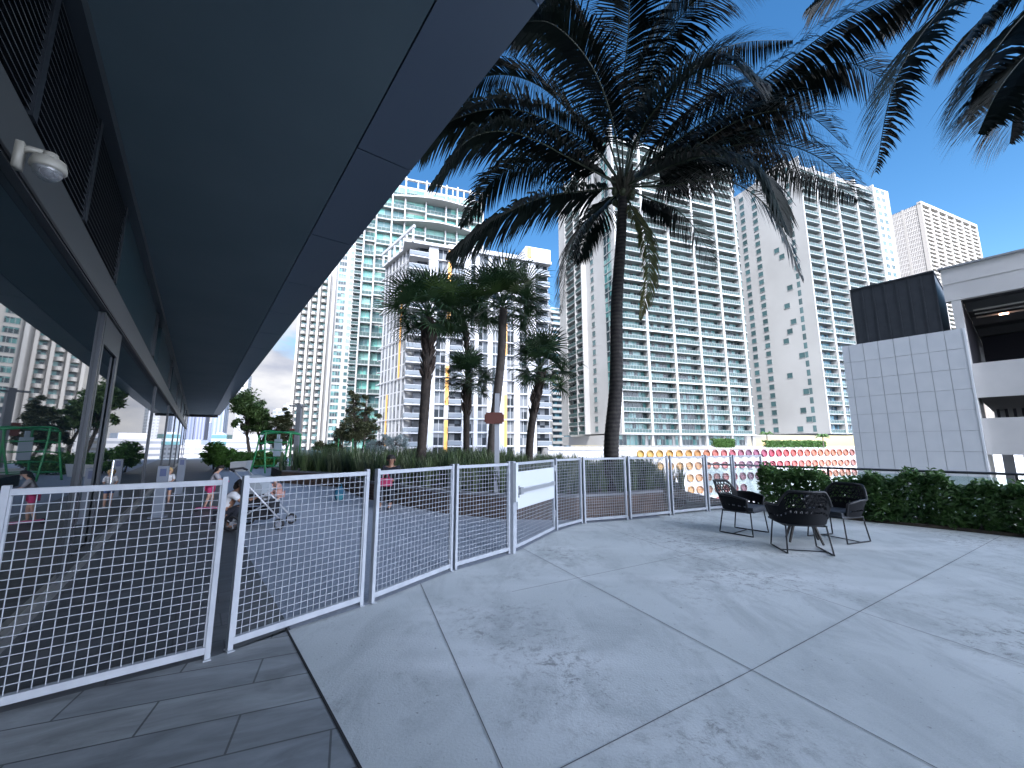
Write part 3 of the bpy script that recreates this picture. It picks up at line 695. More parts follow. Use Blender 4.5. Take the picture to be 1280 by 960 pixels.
# ---- distant city on the left, haze painted into the bluish facade colours
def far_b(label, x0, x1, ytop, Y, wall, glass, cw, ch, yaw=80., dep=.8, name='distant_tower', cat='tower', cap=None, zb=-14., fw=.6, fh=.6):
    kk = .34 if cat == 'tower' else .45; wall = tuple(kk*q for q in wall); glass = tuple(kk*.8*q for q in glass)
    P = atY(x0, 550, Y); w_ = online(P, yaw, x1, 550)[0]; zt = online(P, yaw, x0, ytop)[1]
    T = thing(name, label, cat, (P.x, P.y, zb), R(90-yaw))
    MB().box(0, w_, 0, w_*dep, 0, zt-zb).build('facade', grid_mat('far_%s_%d' % (name, int(x0*10)), wall, glass, cw, ch, fw, fh), T)
    MB().box(w_*.2, w_*.7, w_*.2, w_*dep*.7, zt-zb, zt-zb+(cap or w_*.12)).build('roof_plant', mat('far_roof', (.5, .52, .56), .7), T)
    return T
far_b('distant hazy blue grey tower seen directly under the end of the soffit', 231, 240, 470, 620, (.36, .40, .52), (.2, .26, .42), 5, 400, fw=.5)
far_b('distant hazy lilac tower with vertical stripes, second under the soffit end', 241, 254, 455, 560, (.46, .48, .62), (.22, .26, .45), 4, 400, fw=.5)
far_b('distant short hazy lavender tower between two taller striped towers', 255.5, 262, 528, 700, (.5, .53, .64), (.3, .36, .5), 5, 400)
far_b('distant hazy pale blue striped tower just right of the soffit corner', 262.5, 277, 500, 560, (.55, .6, .72), (.3, .4, .6), 5, 400, fw=.45)
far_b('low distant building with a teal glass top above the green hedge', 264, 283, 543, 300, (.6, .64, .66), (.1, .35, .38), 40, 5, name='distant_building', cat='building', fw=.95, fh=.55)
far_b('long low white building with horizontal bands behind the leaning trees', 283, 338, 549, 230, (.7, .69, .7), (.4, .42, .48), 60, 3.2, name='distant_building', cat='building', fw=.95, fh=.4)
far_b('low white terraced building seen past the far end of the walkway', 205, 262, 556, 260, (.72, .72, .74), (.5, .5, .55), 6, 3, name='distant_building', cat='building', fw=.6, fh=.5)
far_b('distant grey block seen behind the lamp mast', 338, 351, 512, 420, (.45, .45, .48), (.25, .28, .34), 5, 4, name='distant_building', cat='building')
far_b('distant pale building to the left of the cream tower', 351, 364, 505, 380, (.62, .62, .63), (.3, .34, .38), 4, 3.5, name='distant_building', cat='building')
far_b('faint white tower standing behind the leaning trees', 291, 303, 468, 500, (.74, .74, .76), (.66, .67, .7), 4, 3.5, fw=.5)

# ============================================================ PARKING GARAGE on the right
GYW = -38.0
PG = gr(1234, 590); PG = atY(1234, 590, 24.0); PG = Vector((PG.x, PG.y, 0))
def gl(px, py, off=0.0):
    """along the garage front (positive = away to the left), height"""
    n_ = Vector((math.cos(R(GYW)), -math.sin(R(GYW)), 0))     # into the garage (to the right/back)
    return online(PG+n_*off, GYW, px, py)
G = thing('parking_garage', 'white parking garage on the right with tiled wall, dark metal box and open decks', 'parking garage', (PG.x, PG.y, -15), R(90-GYW))
# local: x runs left/away, -y goes into the garage
sL, _ = gl(1068, 560); zt = gl(1205.6, 409.7)[1]+15; zt2 = gl(1061, 431.5)[1]+15; print('garage', sL, zt, zt2)
GT = mat('garage_tile', (.56, .575, .59), .4, noise=(1.2, (.60, .61, .62), 4), rnd=.02); GC = mat('garage_concrete', (.60, .575, .55), .65, noise=(.6, (.53, .51, .49), 6), bump=(8, .1))
MB().box(0.05, sL-.02, -.45, -.06, 0, zt-.03).build('tile_backing', mat('tile_gap', (.42, .43, .44), .8), G)
m = MB(); ts = 1.26; tw_ = sL/7.5; nc = 8
z = zt
while z > 6:
    for i in range(nc):
        x0, x1 = i*tw_, min((i+1)*tw_, sL)
        if x1-x0 < .1: continue
        m.box(x0+.012, x1-.012, -.058, 0, max(z-ts, 0)+.012, z-.012)
    z -= ts
m.build('tile_cladding', GT, G)
MB().box(.02, sL-.6, -9, -.46, 0, zt-1.25).build('core_wall', GC, G)
MB().box(-.10, 0.0, -.5, .02, 0, zt).build('corner_trim', mat('trim_white', (.7, .71, .72), .5), G)
# dark metal box above, standing further in
o = .55
b0 = gl(1181, 430, o)[0]; b1 = gl(1072, 430, o)[0]; zb = gl(1177, 337, o)[1]+15
m = MB().box(b0, b1, -o-6, -o, zt-1.2, zb-.02)
nr = 7
for i in range(nr+1):
    x = b0+(b1-b0)*i/nr; m.box(x-.04, x+.04, -o, -o+.05, zt-1.2, zb-.06)
m.box(b0-.05, b1+.05, -o-6.05, -o+.08, zb-.019, zb+.08)
m.build('screen_box', mat('screen_metal', (.022, .026, .032), .5, metal=.2, noise=(2, (.03, .034, .04))), G)
ob = .4
r1 = -26.0
zr0 = gl(1180, 378, ob)[1]+15; zr1 = gl(1180, 337, ob)[1]+15
rb = gl(1177, 350, ob)[0]
MB().box(r1, rb, -ob-.4, -ob, zr0, zr1).box(r1, rb, -ob, -ob+.03, zr0+(zr1-zr0)*.52, zr0+(zr1-zr0)*.54).build('roof_band', GC, G)
MB().box(r1, rb+.1, -ob-.6, -ob+.12, zr1+.002, zr1+.12).build('roof_coping', mat('coping', (.25, .26, .27), .5), G)
p0, p1 = gl(1218, 440, ob)[0], gl(1193, 400, ob)[0]
p0 = -.3; p1 = max(p1, p0+.9)
sr = -.12; sp_ = gl(1189, 378, ob)[0]
MB().box(sr, sp_, -ob-.9, -ob-.02, 0, zr0-.002).build('pier', GC, G)
zs0 = gl(1223, 497, ob)[1]+15
for (ya, yb) in ((454, 497), (523, 568)):
    za = gl(1221, ya, ob)[1]+15; zb_ = gl(1223, yb, ob)[1]+15
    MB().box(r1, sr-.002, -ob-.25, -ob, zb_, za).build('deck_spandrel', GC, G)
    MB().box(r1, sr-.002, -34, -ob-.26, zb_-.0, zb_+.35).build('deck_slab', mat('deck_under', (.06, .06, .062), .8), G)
    for k in range(5):
        xx = -.5-5.5*k
        if xx > r1: MB().box(xx-.3, xx+.3, -16.6, -16, zb_-3.2 if zb_ > 4 else 0, zb_).build('deck_column', mat('deck_col', (.3, .3, .3), .7), G)
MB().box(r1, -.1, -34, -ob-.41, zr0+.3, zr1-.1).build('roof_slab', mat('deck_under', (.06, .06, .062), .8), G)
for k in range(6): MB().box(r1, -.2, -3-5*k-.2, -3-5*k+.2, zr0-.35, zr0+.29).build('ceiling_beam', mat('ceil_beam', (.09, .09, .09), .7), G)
for k in range(3): MB().tube([(r1, -2.2-1.2*k, zr0-.5), (-.5, -2.2-1.2*k, zr0-.45)], .06).build('ceiling_pipe', mat('pipe', (.4, .38, .34), .5), G)
MB().box(-1.9, -1.5, -4.3, -4.1, zr0-.62, zr0-.54).build('ceiling_lamp', mat('lamp_face', (.9, .5, .35), .5), G)
lm = MATS['lamp_face'].node_tree.nodes['Principled BSDF']; lm.inputs['Emission Color'].default_value = (1, .55, .4, 1); lm.inputs['Emission Strength'].default_value = 5
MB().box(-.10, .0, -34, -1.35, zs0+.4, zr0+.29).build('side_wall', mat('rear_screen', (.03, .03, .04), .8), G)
# rear wall: dark screen with slits on the top deck, open below
zs = gl(1221, 454, ob)[1]+15
m = MB().box(r1, -.3, -14.2, -14.1, zs+.9, zr0-.1)
x = -.4
while x > r1: m.box(x-.16, x, -14, -13.9, zs-3, zs+1.4); x -= .42
m.build('rear_screen', mat('rear_screen', (.03, .03, .04), .8), G)
# green bits on the podium deck opposite
# ============================================================ FENCE
FH_ = 1.2
def fence_panel(a, b, label, gate=False, group='white wire mesh fence panels'):
    a = Vector((*a, 0)); b = Vector((*b, 0)); d = b-a; Lw = d.length
    T = thing('mesh_gate' if gate else 'fence_panel', label, 'gate' if gate else 'fence panel', a, math.atan2(d.y, d.x), None if gate else group)
    pw = .032
    m = MB()
    z0 = .09
    if not gate:
        for x in (0, Lw-pw): MB().box(x, x+pw, -.022, .022, 0, FH_+.02).box(x-.006, x+pw+.006, -.04, .04, .0045, .012).build('post', FENCEW, T)
    else:
        MB().box(0, pw, -.022, .022, .05, FH_).build('stile', FENCEW, T); MB().box(Lw-pw, Lw, -.022, .022, .05, FH_).build('stile', FENCEW, T)
    MB().box(pw+.001, Lw-pw-.001, -.018, .018, FH_-.036, FH_).build('top_rail', FENCEW, T)
    MB().box(pw+.001, Lw-pw-.001, -.02, .02, z0-.045, z0).build('bottom_rail', FENCEW, T)
    m.box(pw+.001, pw+.012, -.012, .012, z0+.001, FH_-.041).box(Lw-pw-.012, Lw-pw-.001, -.012, .012, z0+.001, FH_-.041)
    n_ = max(3, round((Lw-2*pw)/.052)); r = .0027
    for i in range(1, n_):
        x = pw+(Lw-2*pw)*i/n_; 
        ph = random.uniform(-.0015, .0015)
        m.tube([(x+ph, .002, z0), (x, .002, FH_-.04)], r, 6, cap=False)
    nz_ = 21
    for i in range(1, nz_):
        z = z0+(FH_-.04-z0)*i/nz_; m.tube([(pw, -.0035, z+random.uniform(-.001, .001)), (Lw-pw, -.0035, z)], r, 6, cap=False)
    m.build('wire_mesh', FENCEW, T)
    if gate:
        MB().box(pw+.02, Lw-pw-.02, -.03, -.012, .82, 1.07).box(pw+.02, Lw-pw-.02, -.03, -.012, .56, .8).build('push_plate', mat('plate_white', (.55, .58, .6), .4), T)
        MB().box(.05, Lw-.12, -.085, -.04, .785, .835).box(.04, .12, -.09, -.03, .76, .86).box(Lw-.16, Lw-.1, -.08, -.03, .78, .84).build('push_bar', mat('bar_grey', (.36, .38, .4), .35, metal=.4), T)
        MB().box(-.05, .05, -.06, -.025, .72, .88).build('latch', mat('steel', (.6, .62, .64), .25, metal=.9), T)
        for z in (.25, 1.0): MB().cyl((Lw+.005, -.03, z), (Lw+.005, -.03, z+.1), .012).build('hinge', mat('steel', (.6, .62, .64), .25, metal=.9), T)
    return T
labs = ['largest mesh fence panel at far left, in front of the dark glass wall', 'mesh fence panel in front of the black stroller and its white frame',
 'mesh fence panel in front of the woman seated in dark clothes', 'mesh fence panel immediately left of the gate, in front of the sign pole',
 None, 'narrow mesh fence panel immediately right of the gate', 'mesh fence panel in front of the foot of the big coconut palm',
 'first mesh fence panel to the right of the coconut palm trunk, dark grass behind it', 'second mesh fence panel right of the coconut palm trunk, yellow discs behind it',
 'third mesh fence panel right of the coconut palm trunk, ending behind the left armchair', 'last mesh fence panel, where the dark glass railing begins behind the left armchair']
for i, lb in enumerate(labs):
    fence_panel(fence_pts[2*i], fence_pts[2*i+1], lb or 'mesh gate with white push plate and grey push bar', gate=(lb is None))
# gate post: the wide white post
q = Vector((0.0, 5.715, 0)); T = thing('gate_post', 'wide white post on the latch side of the mesh gate', 'post', q, math.atan2(1.29, .68))
MB().box(-.055, .02, -.05, .05, 0, FH_+.02).build('post', FENCEW, T)
MB().box(-.052, .017, -.09, -.051, .68, FH_).build('strike_box', mat('plate_white', (.55, .58, .6), .4), T)

# ============================================================ HEDGE, RAILING
def leaves(centers, size, mat_, name, parent=None, up=.3, elong=1.7, world=True, fold=.25, jitter=.35, normals=None):
    n = len(centers); c = np.asarray(centers, float)
    nrm = rng.normal(size=(n, 3)); nrm[:, 2] = np.abs(nrm[:, 2])+up
    if normals is not None: nrm = nrm*.6+normals
    nrm /= np.linalg.norm(nrm, axis=1)[:, None]
    t = rng.normal(size=(n, 3)); t -= nrm*np.sum(t*nrm, 1)[:, None]; t /= np.linalg.norm(t, axis=1)[:, None]
    b = np.cross(nrm, t); s = size*(1+jitter*rng.uniform(-1, 1, (n, 1)))
    hl = t*s*elong/2; hw = b*s/2; dn = -nrm*s*fold
    vv = np.stack([c-hl, c-hw*.9+dn*.0+nrm*s*fold*.5-hl*.1, c+hl+dn, c+hw*.9+nrm*s*fold*.5-hl*.1], 1).reshape(-1, 3)
    m = MB(); m.v = [tuple(x) for x in vv.tolist()]
    m.f = []
    idx = np.arange(n)*4
    for i in idx: m.f.append((i, i+1, i+2)); m.f.append((i, i+2, i+3))
    m.m = [0]*len(m.f)
    return m.build(name, mat_, parent, world=world) if parent else m.build(name, mat_)
HEDGE = leafmat('hedge_leaf', (.055, .125, .035), (.11, .21, .06), scale=3.0, trans=.2, rough=.32)
def hedge_run(a, b, th, h, n, label, name='clipped_hedge', lm=HEDGE, ls=.062, top_noise=.1):
    a = Vector((*a, 0)); b = Vector((*b, 0)); d = b-a; Lh = d.length; T = thing(name, label, 'hedge', a, math.atan2(d.y, d.x))
    k = n
    # surface biased points, with clumps
    u = rng.uniform(0, Lh, k); face = rng.uniform(0, 1, k); y = np.empty(k); z = np.empty(k)
    bump = lambda u_, q: .09*np.sin(u_*3.1+q)+.06*np.sin(u_*7.3+1+2*q)+.05*np.sin(u_*13.7+q*3)
    top = h+bump(u, 0)*1.0*top_noise/.1
    f1 = face < .42; f2 = (face >= .42) & (face < .8); f3 = face >= .8
    dep = np.abs(rng.normal(0, .07, k))
    y[f1] = (dep+.0-bump(u, z*0+2)*.5)[f1]; z[f1] = rng.uniform(.06, 1, k)[f1]*top[f1]
    y[f2] = rng.uniform(0, th, k)[f2]; z[f2] = (top-dep)[f2]
    y[f3] = rng.uniform(.05, th, k)[f3]; z[f3] = rng.uniform(.1, 1, k)[f3]*top[f3]
    sp = rng.uniform(0, 1, k) < .03; z[sp] = top[sp]+rng.uniform(0, .1, k)[sp]
    leaves(np.stack([u, y, z], 1), ls, lm, 'foliage', T, world=False)
    m = MB(); r_ = random.Random(3)
    x = .1
    while x < Lh:
        for j in range(3):
            yy = r_.uniform(.15, th-.1); m.tube([(x, yy, 0), (x+r_.uniform(-.06, .06), yy, .3), (x+r_.uniform(-.2, .2), yy+r_.uniform(-.1, .1), h*.85)], [.012, .009, .004], 5)
        x += .16
    m.build('stems', mat('stem_brown', (.09, .065, .045), .8), T); return T
HL = (HF[1]-HF[0]).length+3
h0 = HF[0]+HD*.35; h1 = HF[0]+HD*(HL)
hedge_run(xy(h0), xy(h1), .85, .80, 34000, 'dense glossy green hedge along the glass railing behind the three armchairs')
struct('hedge_soil', MB().prism([xy(HF[0]+HD*.1), xy(h1), xy(h1+HN*.95), xy(HF[0]+HD*.1+HN*.95)], .001, .05), mat('soil', (.045, .035, .028), .95, noise=(9, (.09, .07, .05), 6), bump=(20, .6)))
RD = HF[0]+HN*1.15
T = thing('glass_railing', 'glass balustrade with dark handrail and thin posts behind the hedge', 'railing', xy(RD)+(0,), math.atan2(HD.y, HD.x))
RM = mat('railing_dark', (.06, .065, .075), .4, metal=.4)
x = -1.2; xe_ = HL+1
MB().tube([(x, 0, .93), (xe_, 0, .93)], .024, 8).build('handrail', RM, T)
RG = mat('railing_glass', (.55, .72, .68), .05, spec=.8, alpha=.16)
k = 0
while x < xe_:
    MB().box(x-.018, x+.018, -.03, .03, 0, .908).build('post', RM, T)
    if x+1.35 < xe_+1: MB().box(x+.06, x+1.28, -.006, .006, .1, .86).build('glass_panel', RG, T)
    x += 1.34

# ============================================================ CHAIRS AND TABLE
def make_chair(label, loc, yaw):
    """woven tub armchair on a sled frame; local -y is the front"""
    T = thing('armchair', label, 'armchair', loc, R(180-yaw), 'black woven armchairs around the low table')
    wx, dy = .30, .27
    # shell outline: U-shaped plan, height falls from back to arm fronts
    NU, NV = 44, 12
    def shell(u, v):
        # u 0..1 from left arm front round the back to right arm front, v 0..1 up
        s = u*2-1; a = s*math.radians(118)
        fl = 1+.20*v
        x = math.sin(a)*wx*fl*1.04; y = math.cos(a)*dy*fl*1.03
        if abs(s) > .76: y -= (abs(s)-.76)*.30; x = math.copysign(max(abs(x), wx*fl*.92), s)
        top = .83-.20*min(1, max(0, (abs(s)-.28)/.22))**1.3-.05*max(0, (abs(s)-.8)/.2)
        z0 = .385
        y += .06*v*(1-abs(s))*1.2
        return Vector((x, y, z0+(top-z0)*v))
    m = MB(); th = .012
    P_ = [[shell(i/NU, j/NV) for j in range(NV+1)] for i in range(NU+1)]
    cen = Vector((0, 0, .6))
    def quad(a, b, c, d_):
        n_ = (b-a).cross(d_-a).normalized()*th
        m.add([a, b, c, d_, a+n_, b+n_, c+n_, d_+n_], ((0,3,2,1), (4,5,6,7), (0,1,5,4), (1,2,6,5), (2,3,7,6), (3,0,4,7)))
    rr = random.Random(5)
    # woven: rings of cord (lace) in the upper back, close weave below
    for i in range(NU):
        s = abs((i+.5)/NU*2-1)
        for j in range(NV):
            v = (j+.5)/NV
            lace = (.50 < v < .93 and s < .36)
            if lace: continue
            if (j == 4 and i % 2 == 0): 
                continue
            quad(P_[i][j], P_[i+1][j], P_[i+1][j+1], P_[i][j+1])
    def ring(u, v, r_, t_):
        c = shell(u, v); e1 = (shell(u+.004, v)-shell(u-.004, v)).normalized(); e2 = (shell(u, v+.01)-shell(u, v-.01)).normalized()
        m.tube([c+(e1*math.cos(q_)+e2*math.sin(q_))*r_ for q_ in [2*math.pi*k_/10 for k_ in range(10)]], t_, 5, closed=True)
    for row, v in enumerate((.56, .67, .78, .89)):
        for k_ in range(9):
            u = .5+(k_-4+.5*(row % 2)-.25)*.041
            if abs(u-.5) < .185: ring(u, v, .024+.004*rr.random(), .0065)
    for k_ in range(5): ring(.5+(k_-2)*.075, .72, .045, .006)
    for k_ in range(20): ring(.06+.88*k_/19, 4.5/12, .017, .0055)
    m.build('woven_shell', CHAIRM, T)
    rim = [shell(i/40, 1) for i in range(41)]; rim = [shell(0, 0)]+[shell(0, .5)]+rim+[shell(1, .5), shell(1, 0)]
    MB().tube(rim, .017, 8).build('rim', mat('chair_rim', (.007, .008, .01), .5), T, smooth=True)
    sm = MB(); pts = [(math.sin(q_)*wx*.98, math.cos(q_)*dy*.98) if math.cos(q_) > -.4 else None for q_ in np.linspace(-2.0, 2.0, 20)]
    pts = [p_ for p_ in pts if p_]; pts += [(wx*.95, -dy*1.15), (-wx*.95, -dy*1.15)]
    sm.prism(pts[::-1], .375, .40).prism([(x_*.93, y_*.93) for x_, y_ in pts[::-1]], .401, .45)
    sm.build('seat', mat('seat_grey', (.035, .042, .052), .7), T)
    fr = MB()
    for sx in (-1, 1):
        f0 = (sx*.25, -.24, .375); f1 = (sx*.29, -.27, .014); b1 = (sx*.27, .26, .014); b0 = (sx*.24, .20, .375)
        MB().tube([f0, (sx*.286, -.265, .05), f1, (sx*.288, -.22, .012), (sx*.272, .22, .012), b1, (sx*.266, .255, .05), b0], .0105, 7).build('sled_leg', DARKM, T)
        fr.bar((sx*.245, -.24, .365), (sx*.245, .2, .365), .02, .02)
    fr.bar((-.245, -.2, .362), (.245, -.2, .362), .02).bar((-.245, .17, .362), (.245, .17, .362), .02);MB().bar((-.265, .05, .012), (.265, .05, .012), .012).build('floor_bar', DARKM, T)
    fr.build('seat_frame', DARKM, T)
    return T
make_chair('left black woven armchair, its front turned toward the low table and the camera', (3.87, 6.98, .001), 143)
make_chair('middle black woven armchair nearest the camera, its back turned to the camera', (4.02, 5.83, .001), 14)
make_chair('right black woven armchair standing closest to the hedge', (5.08, 6.50, .001), -108)
T = thing('side_table', 'low dark round table with splayed legs between the armchairs', 'table', (4.45, 6.38, 0), .3)
MB().tube([(0, 0, .415), (0, 0, .42), (0, 0, .44), (0, 0, .445)], [.285, .30, .30, .29], 32).build('tabletop', mat('table_dark', (.03, .03, .035), .35), T)
for k in range(4):
    a_ = k*math.pi/2; c_, s_ = math.cos(a_), math.sin(a_)
    MB().tube([(.12*c_, .12*s_, .414), (.29*c_, .29*s_, .003)], [.026, .016], 8).build('leg', mat('leg_dark', (.03, .026, .024), .5), T)

# ============================================================ PALMS
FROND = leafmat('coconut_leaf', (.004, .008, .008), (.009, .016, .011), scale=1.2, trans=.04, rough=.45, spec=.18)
RACH = mat('rachis_green', (.035, .05, .024), .5)
BARK = mat('palm_bark', (.042, .036, .032), .85, noise=(6, (.02, .017, .016), 6), bump=(14, .8))
def ringed(m, sc=9.):
    t = m.node_tree; n = t.nodes; l = t.links; p = n['Principled BSDF']
    w_ = n.new('ShaderNodeTexWave'); w_.bands_direction = 'Z'; w_.inputs['Scale'].default_value = sc; w_.inputs['Distortion'].default_value = 2.5; w_.inputs['Detail'].default_value = 3
    co = n.new('ShaderNodeTexCoord'); l.new(co.outputs['Object'], w_.inputs[0])
    src = p.inputs['Base Color'].links[0].from_socket; x = n.new('ShaderNodeMixRGB'); x.blend_type = 'MULTIPLY'; x.inputs[0].default_value = .75
    r = n.new('ShaderNodeMapRange'); r.inputs[3].default_value = .35; r.inputs[4].default_value = 1.5; l.new(w_.outputs['Color'], r.inputs[0])
    l.new(src, x.inputs[1]); l.new(r.outputs[0], x.inputs[2]); l.new(x.outputs[0], p.inputs['Base Color'])
ringed(BARK, 3.2)
def bez(pts, n):
    """smooth curve through control points (Catmull-Rom)"""
    P = [Vector(p) for p in pts]; P = [P[0]*2-P[1]]+P+[P[-1]*2-P[-2]]; out_ = []
    seg = len(P)-3
    for k in range(n+1):
        t = k/n*seg; i = min(int(t), seg-1); t -= i; a, b, c, d = P[i:i+4]
        out_.append(.5*((2*b)+(-a+c)*t+(2*a-5*b+4*c-d)*t*t+(-a+3*b-3*c+d)*t**3))
    return out_
def frond(parent, pts, nl=78, ll=1.05, droop=.5, wid=.045, side_bias=0., rs=1, matl=None, rach=.03):
    r_ = random.Random(rs); C = bez(pts, 40); m = MB()
    Lt = sum((C[i+1]-C[i]).length for i in range(40))
    hd = C[-1]-C[0]; hd.z = 0
    if hd.length < .3: hd = C[20]-C[0]; hd.z = 0
    side0 = hd.cross(Vector((0, 0, 1))).normalized()
    for s in (-1, 1):
        for k in range(nl):
            t = .17+.83*(k+r_.uniform(-.3, .3))/nl; t = min(t, .999)
            f = t*40; i = min(int(f), 39); p = C[i].lerp(C[i+1], f-i); tan = (C[i+1]-C[i]).normalized()
            side = (side0-tan*side0.dot(tan)).normalized(); upv = side.cross(tan)
            e = math.sin(math.pi*min(1, (t-.1)/.95))**.45
            l = ll*(e*.95+.12)*r_.uniform(.85, 1.08)*(1-.35*t)*min(1, (1-t)*5+.3)
            fw = .35+.75*t
            d = (side*s*.85+tan*fw*.75+upv*.12*r_.uniform(-.3, 1.6)).normalized()
            dr = droop*r_.uniform(.7, 1.35)
            g_ = lambda t_: (d*t_+Vector((0, 0, -dr*t_*t_*1.1))).normalized(); q0 = p; q1 = q0+g_(.12)*l*.34; q2 = q1+g_(.5)*l*.34; q3 = q2+g_(1.0)*l*.34
            # blade width vector roughly perpendicular to the leaflet, tilted as on a real frond
            wv = (tan*.8+upv*.45*s).normalized(); wv = (wv-d*wv.dot(d)).normalized()
            a_ = wv*wid*.5
            m.add([q0-a_*.5, q0+a_*.5, q1-a_, q1+a_, q2-a_*.8, q2+a_*.8, q3], [(0, 1, 3, 2), (2, 3, 5, 4), (4, 5, 6)])
    o = m.build('frond', matl or FROND, parent, world=True)
    q = MB().tube(C, [rach*(1-.88*(i/40)**.8) for i in range(41)], 6)
    if parent: q.build('rachis', RACH, o, world=True)
    return o
def trunk_mb(pts, r0, r1, rings=110, seed=1):
    C = bez(pts, rings); r_ = random.Random(seed)
    rad = []
    for i in range(rings+1):
        t = i/rings; b = r0+(r1-r0)*t + .12*math.exp(-t*18)*r0*2
        rad.append(b*(1+.05*(i % 2)+r_.uniform(-.015, .015)))
    return MB().tube(C, rad, 16)
Yp = 9.6
base = gr(764, 640); base = Vector((2.37, Yp, .3))
crown = atY(779, 236, Yp)
T = thing('coconut_palm', 'big coconut palm with dark curved trunk and spreading fronds in the middle', 'palm tree', (base.x, base.y, 0))
trunk_mb([(base.x+.02, Yp, .0), atY(764, 560, Yp), atY(770, 480, Yp), atY(771, 380, Yp), atY(776, 300, Yp), crown+Vector((0, 0, .1))], .185, .115, 150).build('trunk', BARK, T, world=True, smooth=True)
m = MB()      # fibrous crown shaft with leaf bases
r_ = random.Random(4)
for k in range(26):
    a_ = k*2.4; e_ = r_.uniform(.5, 1.3); p_ = crown+Vector((0, 0, r_.uniform(-.35, .15)))
    m.tube([p_, p_+Vector((math.cos(a_)*.16, math.sin(a_)*.16, .16*e_)), p_+Vector((math.cos(a_)*.3, math.sin(a_)*.3, .5*e_))], [.07, .05, .03], 6)
m.build('leaf_base', mat('leaf_base', (.045, .04, .025), .8), T, world=True)
m = MB()
for k in range(9):
    a_ = k*1.1; m.ell(crown+Vector((math.cos(a_)*.24, math.sin(a_)*.2, -.12-.1*(k % 3))), (.085, .085, .1), 10, 7)
m.build('coconut', mat('nut_green', (.06, .07, .03), .5), T, world=True, smooth=True)
def fr(pts, **k):
    Cn = [crown+Vector((0, 0, .05))]+[atY(x, y, Yp+dy) for x, y, dy in pts]; frond(T, Cn, rs=hash(pts[0]) % 999, **k)
FL = [
 [(735, 180, -.3), (650, 138, -1.0), (575, 146, -1.5), (514, 192, -1.8)],
 [(725, 205, -.6), (650, 168, -1.3), (590, 172, -1.9), (538, 232, -2.2)],
 [(740, 238, -.3), (680, 246, -.9), (615, 276, -1.3), (560, 318, -1.5)],
 [(745, 130, -.2), (705, 60, -.3), (650, 22, -.5), (596, 62, -.7)],
 [(760, 120, .5), (735, 40, 1.0), (700, 5, 1.4), (645, 20, 1.7)],
 [(778, 120, -.4), (786, 30, -1.0), (780, -40, -1.8), (740, -60, -2.6)],
 [(795, 130, .4), (822, 40, .9), (850, -10, 1.4), (900, -20, 1.9)],
 [(800, 130, -.4), (838, 40, -1.0), (886, -10, -1.7), (960, -10, -2.3)],
 [(810, 150, .3), (860, 90, .8), (920, 55, 1.2), (992, 50, 1.5)],
 [(842, 180, -.6), (960, 95, -1.6), (1062, 22, -2.4), (1160, -20, -3.0)],
 [(848, 190, -.2), (950, 120, -.6), (1050, 78, -1.0), (1124, 110, -1.2)],
 [(850, 205, -.3), (940, 178, -.8), (1020, 195, -1.2), (1090, 262, -1.4)],
 [(835, 232, -.5), (905, 225, -1.0), (965, 265, -1.4), (1004, 350, -1.6)],
 [(850, 220, .4), (930, 190, 1.0), (1010, 215, 1.5), (1075, 250, 1.8)],
 [(750, 262, -.2), (722, 290, -.4), (708, 335, -.6), (702, 392, -.7)],
 [(792, 265, -.1), (806, 290, -.2), (812, 340, -.3), (800, 400, -.3)],
 [(815, 250, .2), (845, 262, .4), (872, 290, .6), (896, 335, .8)],
 [(745, 215, .6), (680, 200, 1.3), (620, 222, 1.9), (575, 282, 2.2)],
 [(730, 160, .4), (670, 105, .9), (610, 95, 1.4), (548, 128, 1.7)],
 [(770, 250, .8), (755, 262, 1.5), (735, 290, 2.1), (720, 330, 2.4)],
 [(765, 150, -.8), (738, 80, -1.6), (690, 30, -2.2), (640, 30, -2.6)],
 [(800, 165, -.9), (850, 105, -1.8), (905, 80, -2.4), (960, 105, -2.8)],
 [(820, 215, -1.0), (885, 195, -1.9), (950, 215, -2.5), (985, 290, -2.8)],
 [(815, 200, .8), (870, 165, 1.6), (935, 160, 2.2), (985, 200, 2.6)],
 [(845, 200, -.5), (925, 150, -1.0), (1000, 140, -1.3), (1060, 185, -1.5)],
 [(828, 170, .6), (890, 120, 1.2), (950, 110, 1.7), (1015, 145, 2.1)],
]
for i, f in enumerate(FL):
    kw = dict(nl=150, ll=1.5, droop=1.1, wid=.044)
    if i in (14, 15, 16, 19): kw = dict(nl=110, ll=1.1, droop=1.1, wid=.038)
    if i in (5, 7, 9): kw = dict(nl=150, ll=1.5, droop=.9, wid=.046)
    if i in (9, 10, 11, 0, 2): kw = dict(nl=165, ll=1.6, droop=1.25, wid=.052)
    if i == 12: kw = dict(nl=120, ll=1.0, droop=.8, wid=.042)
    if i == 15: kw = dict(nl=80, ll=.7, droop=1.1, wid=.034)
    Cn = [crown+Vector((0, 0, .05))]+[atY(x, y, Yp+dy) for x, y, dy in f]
    frond(T, Cn, rs=100+i, matl=(leafmat('coconut_leaf_old', (.06, .075, .02), (.09, .09, .03), scale=1.2, trans=.2) if i == 15 else None), **kw)
